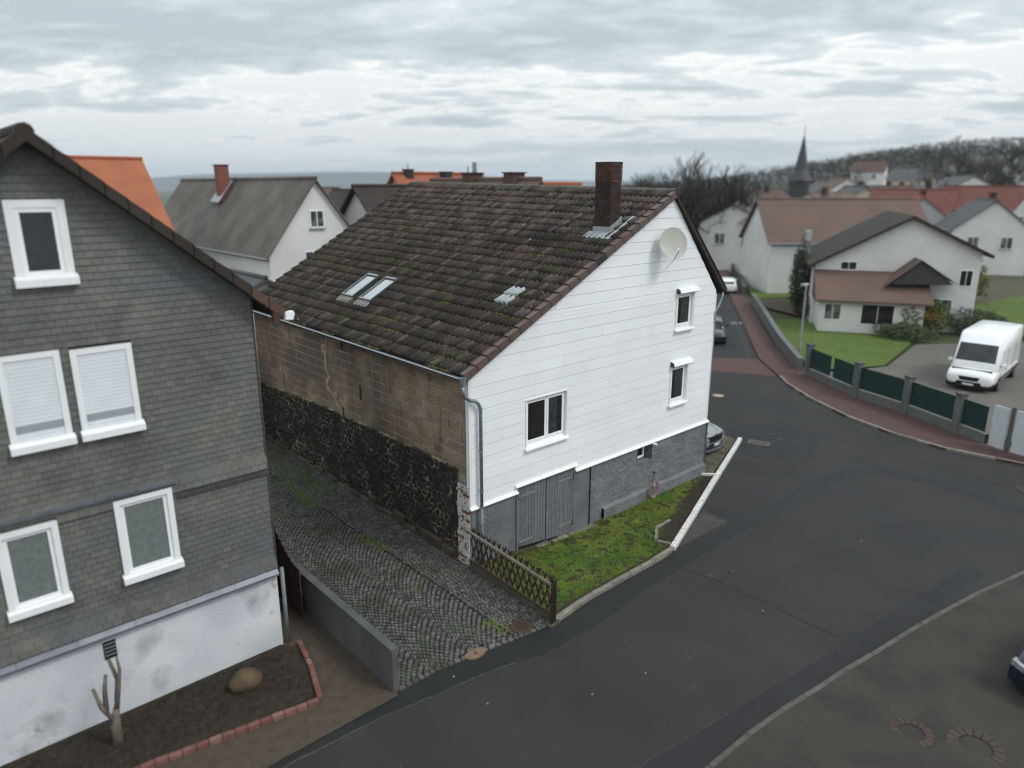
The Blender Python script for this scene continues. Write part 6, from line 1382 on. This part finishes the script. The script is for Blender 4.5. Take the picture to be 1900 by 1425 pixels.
# church with slate spire
x, y = at(.3862, 150); zt = terrain(x, y)
cs_ = thing('church', 'church with slim dark slate spire rising over the village', 'church', (x, y, zt))
MC = Matrix.Translation((x, y, 0)) @ Matrix.Rotation(rd(20), 4, 'Z')
mb = MB(MC); mb.box(-1.7,1.7,-1.7,1.7,zt-2,11.1); mb.build('tower', spruce, cs_)
mb = MB(MC); V = [(2.3*cos(a)*1.06, 2.3*sin(a)*1.06, 11.0) for a in [pi/8+i*pi/4 for i in range(8)]] + [(1.3*cos(a), 1.3*sin(a), 13.2) for a in [pi/8+i*pi/4 for i in range(8)]] + [(0,0,20.2)]; mb.add(V, [(i,(i+1)%8,(i+1)%8+8,i+8) for i in range(8)] + [(i+8,(i+1)%8+8,16) for i in range(8)]); mb.build('spire', spruce, cs_)
mb = MB(MC); mb.tube([(0,0,20.0),(0,0,21.6)], .05, 5); mb.build('finial', iron, cs_)
mb = MB(MC); mb.prism([(-4.5,zt-2),(4.5,zt-2),(4.5,6),(0,9.6),(-4.5,6)], 1.7, 18, 'y'); mb.build('nave', slRoof, cs_)
for s_ in (-1,1): mb = MB(MC); mb.box(-.5,.5,-1.74,-1.70,8.6,10.4); mb.build('belfry_louvre', dark, cs_)

# far village houses
specs = [(.40,118,11,6,9,rbRoof,fwall,'red-brown roofed village house below the church spire'),(.475,128,9,6.5,10,slRoof,fwall3,'cream village house with slate roof right of the spire'),(.535,135,9,6.5,10,rbRoof,fwall,'white village house with red-brown roof above the bungalow'),
 (.50,165,9,7,10,slRoof,fwall2,'grey village house with dark roof on the slope above the bungalow'),(.555,105,8,5.5,8.6,oRoof,fwall2,'small bright orange roofed house right behind the bungalow ridge'),(.60,112,10,6.5,9.5,redRoof,fwall,'white house with red roof behind the right slope of the bungalow'),
 (.655,90,8.5,5.0,8.4,slRoof,fwall,'white gabled house at the right behind the bungalow'),(.62,150,11,9,12,slRoof,fwall,'large pale house with flat grey roof on the slope'),(.70,105,10,7,10,redRoof,fwall2,'grey house with red roof at the right picture edge'),(.72,150,10,9,12.5,brRoof,fwallb,'brown roofed house under the wooded rise'),
 (.66,190,9,12,15,rbRoof,fwall,'far house with red-brown roof below the dark conifer'),(.36,150,8,6,9,brRoof,fwall,'brown roofed house left of the church'),(.325,135,9,6.2,9.3,brRoof,fwall2,'grey-white house with brown roof among the bare trees'),(.45,200,9,9,12,rbRoof,fwall,'far white house with red-brown roof right of the church'),
 (.56,220,9,12,15,slRoof,fwall3,'far cream house with slate roof on the hillside'),(.385,210,8,8,11,slRoof,fwall,'far white house with slate roof left of the spire'),(.59,260,10,15,18,rbRoof,fwall2,'far grey house high on the hillside'),(.50,260,9,12,15,brRoof,fwall,'far brown roofed house high on the slope'),(.68,250,10,17,20,rbRoof,fwall,'far house at the top of the slope on the right')]
for i, (k, D, wd, ez, rz_, rm, wm, lb) in enumerate(specs):
    x, y = at(k, D); b_ = terrain(x, y); az = YAW - math.atan(k); rt = az - pi/2 + (-.5, .35, 1.2, -.9, .15, 1.45)[i % 6] if i != 6 else az - pi/2 + .25
    ez_, r2 = (ez, rz_) if ez > b_ + 3 else (b_ + 5, b_ + 8.4)
    house_at('village_house', lb, x, y, rt, wd, wd*1.15, ez_, r2, wm, rm, over=.35, group='far houses of the village on the right', wins=(('f',-1.8,ez_-2.3,1.2,1.3),('f',1.8,ez_-2.3,1.2,1.3),('l',3,ez_-2.3,1.2,1.3),('r',3,ez_-2.3,1.2,1.3)), chims=((.5,4,.7,.8,chbrick2),))
# left far: roofs low over the horizon
for i, (k, D, wd, ez, rz_, rm, lb) in enumerate(((-.17,85,9,6.0,9.6,dkRoof,'far dark roof between the grey-brown roof and the main roof'),(-.235,105,9,6.4,9.8,rbRoof,'far red-brown roof behind the grey-brown roof'),(.115,105,9,6.3,9.6,rbRoof,'far roofs left of the tall brick chimney'))):
    x, y = at(k, D); house_at('village_house', lb, x, y, .4*i, wd, 12, ez, rz_, fwall, rm, group='far houses of the village on the left')
# distant hills
def hill(name, k0, k1, D, z0, zf, dep=900):
    n_ = 60; V = []; 
    for i in range(n_+1):
        k = k0 + (k1-k0)*i/n_; z = zf(i/n_)
        for dd, zz_ in ((0, z0), (dep*.35, z*.8), (dep*.6, z), (dep*1.2, z0)): x, y = at(k, D+dd); V.append((x, y, zz_))
    F = [(4*i+j, 4*i+4+j, 4*i+5+j, 4*i+1+j) for i in range(n_) for j in range(3)]
    mb = MB(); mb.add(V, F); return S(mb.build(name, hillm, smooth=True))
hill('hills', -.75, .02, 5200, -160, lambda t: 40 + 62*smooth01((t-.1)*2)*(1-.5*smooth01((t-.75)*4)) + 16*mnoise.noise((t*5,0,0)))
hill('hills', -.13, .35, 5600, -160, lambda t: 42 + 52*math.exp(-((t-.14)/.15)**2) + 20*smooth01((t-.5)*2) + 12*mnoise.noise((t*6,4,0)))

# ---------------------------------------------------------------- cars
def car(name, label, x, y, rot, paint, L_=4.4, W_=1.82, H_=1.6, hood=.98, kind='suv', z=None, cat='car', group=None):
    z = gz(x) if z is None else z
    t = thing(name, label, cat, (x, y, z), group); M = Matrix.Translation((x, y, z)) @ Matrix.Rotation(rot, 4, 'Z'); hw = W_/2; hl = L_/2
    if kind == 'van': st = [(-1,.93,.45,.9,0),(-.98,.98,.35,1.0,0),(-.5,1,.3,1.05,0),(.2,1,.3,1.05,0),(.62,1,.3,1.08,0),(.72,.99,.3,1.22,0),(.9,.96,.32,1.10,0),(.97,.90,.36,.98,0),(1,.78,.42,.80,0)]
    elif kind == 'hatch': st = [(-1,.84,.45,.86,0),(-.97,.93,.33,1.0,0),(-.85,.98,.26,1.02,0),(-.3,1,.24,.96,0),(.3,1,.24,.94,0),(.5,1,.24,.93,0),(.8,.96,.26,.82,0),(.93,.88,.30,.72,0),(1,.72,.36,.60,0)]
    else: st = [(-1,.86,.5,.95,0),(-.96,.95,.38,1.05,0),(-.8,1,.32,1.08,0),(-.3,1,.30,1.05,0),(.3,1,.30,1.04,0),(.48,1,.30,1.06,0),(.70,.985,.31,1.02,0),(.86,.95,.32,.95,0),(.94,.90,.33,.88,0),(.985,.80,.36,.80,0),(1,.70,.40,.74,0)]
    V = []; 
    for (u, wf, zl, zt, _) in st:
        w_ = hw*wf; X = u*hl
        half = [(0,zl),(w_*.82,zl),(w_*.97,zl+.10),(w_,(zl+zt)*.5),(w_*.985,zt-.14),(w_*.93,zt-.05),(w_*.78,zt),(w_*.4,zt+.035),(0,zt+.045)]
        ring_ = half + [(-a, b) for a, b in half[-2:0:-1]]; V += [(X, a, b) for a, b in ring_]
    n_ = 16; F = [(i*n_+k, i*n_+(k+1)%n_, (i+1)*n_+(k+1)%n_, (i+1)*n_+k) for i in range(len(st)-1) for k in range(n_)] + [tuple(range(n_-1,-1,-1)), tuple(range((len(st)-1)*n_, len(st)*n_))]
    mb = MB(M); mb.add(V, F); body = mb.build('body', paint, t, smooth=True)
    md = body.modifiers.new('s', 'SUBSURF'); md.levels = 1; md.render_levels = 1
    # cabin
    if kind == 'van': cb = [(-.99,.90,.88,1.0,H_-.05),(-.9,.97,.90,1.0,H_),(.35,.97,.90,1.0,H_),(.52,.95,.84,1.05,H_-.10),(.80,.92,.80,1.10,1.22)]
    elif kind == 'hatch': cb = [(-.96,.86,.72,.92,.98),(-.78,.90,.74,.93,H_-.06),(-.6,.92,.76,.93,H_),(.0,.93,.76,.9,H_-.02),(.2,.92,.74,.9,H_-.12),(.52,.88,.80,.90,.95)]
    else: cb = [(-.93,.88,.76,1.0,1.10),(-.78,.92,.78,1.0,H_-.07),(-.6,.94,.79,1.0,H_),(.02,.94,.79,1.0,H_-.01),(.17,.93,.78,1.0,H_-.10),(.48,.90,.82,1.02,1.07)]
    V = []
    for (u, wb, wt, zb_, zt) in cb:
        a, b = hw*wb, hw*wt; half = [(a, zb_),(a*.5+b*.5+.01,(zb_+zt)/2),(b, zt-.04),(b*.9, zt),(b*.4, zt+.02)]; V += [(u*hl, p_, q_) for p_, q_ in half] + [(u*hl, -p_, q_) for p_, q_ in half[::-1]]
    n_ = 10; F = [(i*n_+k, i*n_+k+1, (i+1)*n_+k+1, (i+1)*n_+k)for i in range(len(cb)-1) for k in range(n_-1)] + [tuple(range(n_-1,-1,-1)), tuple(range((len(cb)-1)*n_, len(cb)*n_))]
    mb = MB(M); mb.add(V, F); mb.build('roof', paint, t, smooth=True)
    def P4(nm, m, *p): mb = MB(M); mb.add(list(p), [tuple(range(len(p))), tuple(range(len(p)-1,-1,-1))]); return mb.build(nm, m, t)
    f0, f1 = cb[-1], cb[-2]; e_ = .02
    if kind == 'van': P4('windscreen', mat('van_glass', (.05,.055,.06), (.09,.10,.105), scale=1.2, rough=.08, spec=.8), (f0[0]*hl-.17,hw*.79,f0[4]+.32),(f0[0]*hl-.17,-hw*.79,f0[4]+.32),(f1[0]*hl+.30,-hw*.75,f1[4]-.42),(f1[0]*hl+.30,hw*.75,f1[4]-.42))
    else: P4('windscreen', dglass, (f0[0]*hl-.05,hw*.74,f0[4]+.03),(f0[0]*hl-.05,-hw*.74,f0[4]+.03),(f1[0]*hl+.05,-hw*.66,f1[4]+.0),(f1[0]*hl+.05,hw*.66,f1[4]+.0))
    r0, r1 = cb[0], cb[1]
    P4('rear_window', dglass, (r0[0]*hl+.01-e_,hw*.66,r0[4]+.06),(r1[0]*hl-.0-e_*1.6,hw*.62,r1[4]-.06),(r1[0]*hl-.0-e_*1.6,-hw*.62,r1[4]-.06),(r0[0]*hl+.01-e_,-hw*.66,r0[4]+.06))
    for s_ in (-1, 1):
        spans = ((-.66,-.28),(-.25,.16)) if kind != 'van' else ((.30,.56),)
        for a, b in spans:
            zb_, zt = (1.10, H_-.17) if kind == 'suv' else ((1.0, H_-.16) if kind == 'hatch' else (1.25, H_-.45))
            k_ = .16 if b > .1 and kind != 'van' else 0
            P4('side_window', dglass, (a*hl, s_*(hw*.925+e_), zb_), (b*hl+k_*hl*.9, s_*(hw*.925+e_), zb_), (b*hl, s_*(hw*.80+e_), zt), (a*hl, s_*(hw*.80+e_), zt))
        mb = MB(M); xm_ = .34*hl if kind != 'van' else .60*hl; zm = 1.08 if kind != 'van' else 1.35; mb.cbox(xm_-.06, xm_+.10, s_*hw*.98 if s_ > 0 else -hw*.98-.20, s_*hw*.98+.20 if s_ > 0 else -hw*.98, zm, zm+.15, .03); mb.build('mirror', paint if kind != 'hatch2' else blackp, t)
    wr = .34 if kind != 'van' else .36
    for u in (.62, -.60):
        for s_ in (-1, 1):
            c_ = Vector((u*hl, s_*(hw-.10), wr)); mb = MB(M); mb.tube([c_+Vector((0,s_*-.1,0)), c_+Vector((0,s_*.105,0))], wr+.055, 20); mb.build('wheel_arch', blackp, t)
            mb = MB(M); mb.tube([c_+Vector((0,s_*-.09,0)), c_+Vector((0,s_*.09,0)), c_+Vector((0,s_*.115,0))], [wr,wr,wr-.03], 22); wh = mb.build('wheel', tyre, t)
            mb = MB(M); mb.tube([c_+Vector((0,s_*.10,0)), c_+Vector((0,s_*.122,0))], wr*.66, 16); mb.build('rim', rim, wh)
    if kind == 'van':
        for s_ in (-1, 1):
            for u in (.58, .26, -.30): mb = MB(M); mb.box(u*hl-.008, u*hl+.008, *sorted((s_*(hw*.995), s_*(hw*1.004))), .5, H_-.75); mb.build('door_seam', blackp, t)
            mb = MB(M); mb.box(-.9*hl, .55*hl, *sorted((s_*(hw*.99), s_*(hw*1.012))), .62, .74); mb.build('side_strip', blackp, t)
            mb = MB(M); mb.box(.20*hl, .25*hl, *sorted((s_*(hw*.995), s_*(hw*1.02))), 1.02, 1.06); mb.build('door_handle', blackp, t)
        mb = MB(M); mb.tube([(hl*.73, hw*.3, 1.40), (hl*.66, -hw*.35, 1.66)], .012, 5); mb.tube([(hl*.73, -hw*.25, 1.40), (hl*.66, -hw*.7, 1.60)], .012, 5); mb.build('wiper', blackp, t)
        mb = MB(M); mb.box(hl*.86, hl*.868, -hw*.8, hw*.8, 1.06, 1.185); mb.build('bonnet_seam', blackp, t)
    # ends
    def endbox(nm, m, sgn, y0, y1, z0, z1, o0=-.06, o1=.012, par=None):
        """panel wrapped on the rounded end"""
        mb = MB(M); n_ = 8; V = []
        for i in range(n_+1):
            yy = y0+(y1-y0)*i/n_; q_ = (abs(yy)/hw); xx = hl*(1 - .085*q_**2.2 - .03*q_**6); 
            for zz_, o_ in ((z0,o1),(z1,o1),(z1,o0),(z0,o0)): V.append((sgn*(xx+o_), yy, zz_))
        F = [(4*i+j, 4*i+(j+1)%4, 4*i+4+(j+1)%4, 4*i+4+j) for i in range(n_) for j in range(4)] + [(0,3,2,1),(4*n_,4*n_+1,4*n_+2,4*n_+3)]
        if sgn > 0: F = [f_[::-1] for f_ in F]
        mb.add(V, F); return mb.build(nm, m, par or t)
    if kind == 'suv':
        endbox('front_bumper', blackp, 1, -hw*.95, hw*.95, .20, .60, -.10, .02)
        g_ = endbox('grille', blackp, 1, -hw*.66, hw*.66, .56, .82, -.1, .035)
        for i in range(15): yy = -hw*.56+i*hw*.08; endbox('grille_rib', iron, 1, yy-.008, yy+.008, .60, .78, .03, .048, g_)
        for s_ in (-1,1): endbox('headlight', mat('dark_headlight', (.05,.055,.06), (.09,.095,.10), scale=30, rough=.1, spec=.8), 1, *sorted((s_*hw*.63, s_*hw*.93)), .68, .80, -.12, .035)
        endbox('lower_grille', blackp, 1, -hw*.80, hw*.80, .24, .50, -.05, .034); endbox('bumper_strip', carsilver, 1, -hw*.9, hw*.9, .53, .57, -.05, .045); endbox('lower_strip', zinc, 1, -hw*.84, hw*.84, .27, .295, 0, .05); endbox('skid_plate', zinc, 1, -hw*.8, hw*.8, .20, .235, -.04, .05)
        endbox('emblem', chrome, 1, -.05, .05, .83, .90, .0, .02)
        p_ = endbox('number_plate', plate, 1, -.20, .32, .385, .495, .0, .052)
        endbox('plate_band', plateb, 1, .275, .318, .388, .492, .0, .056, p_) if False else endbox('plate_band', plateb, 1, -.198, -.155, .388, .492, .0, .056, p_)
        plate_text(p_, M, 'M:LA 1042', (hl*(1-.004)+.058, .07, .44), .095, 1)
        mb = MB(M)
        for s_ in (-1,1): mb.tube([(hl*.42,s_*hw*.62,1.10),(hl*.7,s_*hw*.52,1.06),(hl*.93,s_*hw*.36,.93)], .012, 5)
        mb.build('bonnet_crease', paint, t)
    elif kind == 'hatch':
        endbox('rear_bumper', paint, -1, -hw*.96, hw*.96, .36, .66, -.1, .03); endbox('diffuser', blackp, -1, -hw*.86, hw*.86, .20, .37, -.06, .025)
        for s_ in (-1,1): endbox('tail_light', taill, -1, *sorted((s_*hw*.60, s_*hw*.92)), .76, .94, -.1, .03)
        p_ = endbox('number_plate', plate, -1, -.26, .26, .50, .61, 0, .045); plate_text(p_, M, 'F:AB 318', (-hl-.046, 0, .555), .095, -1)
        endbox('front_bumper', paint, 1, -hw*.94, hw*.94, .22, .55, -.1, .02); endbox('grille', blackp, 1, -hw*.6, hw*.6, .32, .48, -.05, .03)
        for s_ in (-1,1): endbox('headlight', MATS.get('hl2') or mat('hl2', (.30,.31,.32), (.15,.16,.17), scale=9, rough=.1, spec=.6), 1, *sorted((s_*hw*.52, s_*hw*.9)), .58, .70, -.14, .02)
    else:
        endbox('front_bumper', blackp, 1, -hw*.92, hw*.92, .28, .58, -.14, .04); endbox('grille', blackp, 1, -hw*.55, hw*.55, .64, .84, -.12, .02)
        for s_ in (-1,1): endbox('headlight', lamp, 1, *sorted((s_*hw*.58, s_*hw*.88)), .66, .92, -.2, .012)
        endbox('number_plate', plate, 1, -.26, .26, .40, .51, 0, .05)
    return t
def plate_text(par, M, txt, pos, size, sgn):
    cu = bpy.data.curves.new('plate_text', 'FONT'); cu.body = txt.replace(':', '-'); cu.size = size; cu.align_x = 'CENTER'; cu.align_y = 'CENTER'; cu.extrude = .002
    o = bpy.data.objects.new('tmp', cu); C.objects.link(o); dg = bpy.context.evaluated_depsgraph_get(); me = bpy.data.meshes.new_from_object(o.evaluated_get(dg)); bpy.data.objects.remove(o); me.name = 'plate_letters'; me.materials.clear(); me.materials.append(ink)
    W = M @ Matrix.Translation(pos) @ Matrix.Rotation(pi/2*sgn, 4, 'Z') @ Matrix.Rotation(pi/2, 4, 'X')
    inst('plate_letters', me, par, W)
car('suv', 'silver-grey estate car with black grille parked behind the house corner', 13.42, 3.15, -pi/2 + .03, carsilver, 4.6, 1.86, 1.64)
car('hatchback', 'white hatchback seen from behind driving up the side street', 55.1, 26.2, atan2(.594,.805), carwhite, 4.1, 1.78, 1.48, kind='hatch')
car('hatchback', 'dark car with bright headlight facing down the side street, half hidden by the house', 33.3, 13.85, atan2(.594,.805)+pi, cardark, 4.2, 1.76, 1.46, kind='hatch')
car('van', 'big white panel van parked on the gravel yard at the right', 34.7, -2.8, rd(180+4), carwhite, 6.6, 2.35, 2.95, kind='van')
car('hatchback', 'dark blue car cut off by the right picture edge on the near pavement', 7.5, -12.62, rd(168), carblue, 4.3, 1.8, 1.5, kind='hatch', z=-.32)
# brick rings in the near pavement
for (x, y, r, lb) in ((3.15,-11.55,.50,'ring of reddish bricks round a grey lid, lower right corner'),(2.55,-10.6,.40,'smaller reddish brick ring left of the larger one, lower right')):
    z = gz(x) + .105; t = thing('brick_ring', lb, 'brick ring', (x, y, z)); n_ = 16
    for i in range(n_):
        a0, a1 = 2*pi*(i+.06)/n_, 2*pi*(i+.94)/n_; mb = MB(); mb.add([(x+q_*cos(a), y+q_*sin(a), z+h_) for h_ in (-.02,.02) for q_, a in ((r*.58,a0),(r,a0),(r,a1),(r*.58,a1))], [(4,5,6,7),(0,1,5,4),(1,2,6,5),(2,3,7,6),(3,0,4,7)]); mb.build('brick', mat('worn_ring_brick', (.068,.046,.040), (.052,.040,.036), scale=5, rough=.9, vary=.12), t)
    mb = MB(); mb.tube([(x,y,z-.03),(x,y,z+.008)], r*.54, 20); mb.build('lid', walkpave, t)

# ---------------------------------------------------------------- air
mb = MB(); mb.box(-7000, 9000, -7000, 9000, -240, 160); hzo = mb.build('haze', None); 
hm = bpy.data.materials.new('haze'); hm.use_nodes = True; t_ = hm.node_tree; t_.nodes.clear(); oo = t_.nodes.new('ShaderNodeOutputMaterial'); pv = t_.nodes.new('ShaderNodeVolumePrincipled')
pv.inputs['Color'].default_value = (.80,.90,1,1); pv.inputs['Density'].default_value = .00016; pv.inputs['Anisotropy'].default_value = .3; t_.links.new(pv.outputs[0], oo.inputs['Volume'])
hzo.data.materials.clear(); hzo.data.materials.append(hm); hzo['kind'] = 'stuff'; hzo['label'] = 'thin bluish haze lying over the far hills'; hzo['category'] = 'haze'
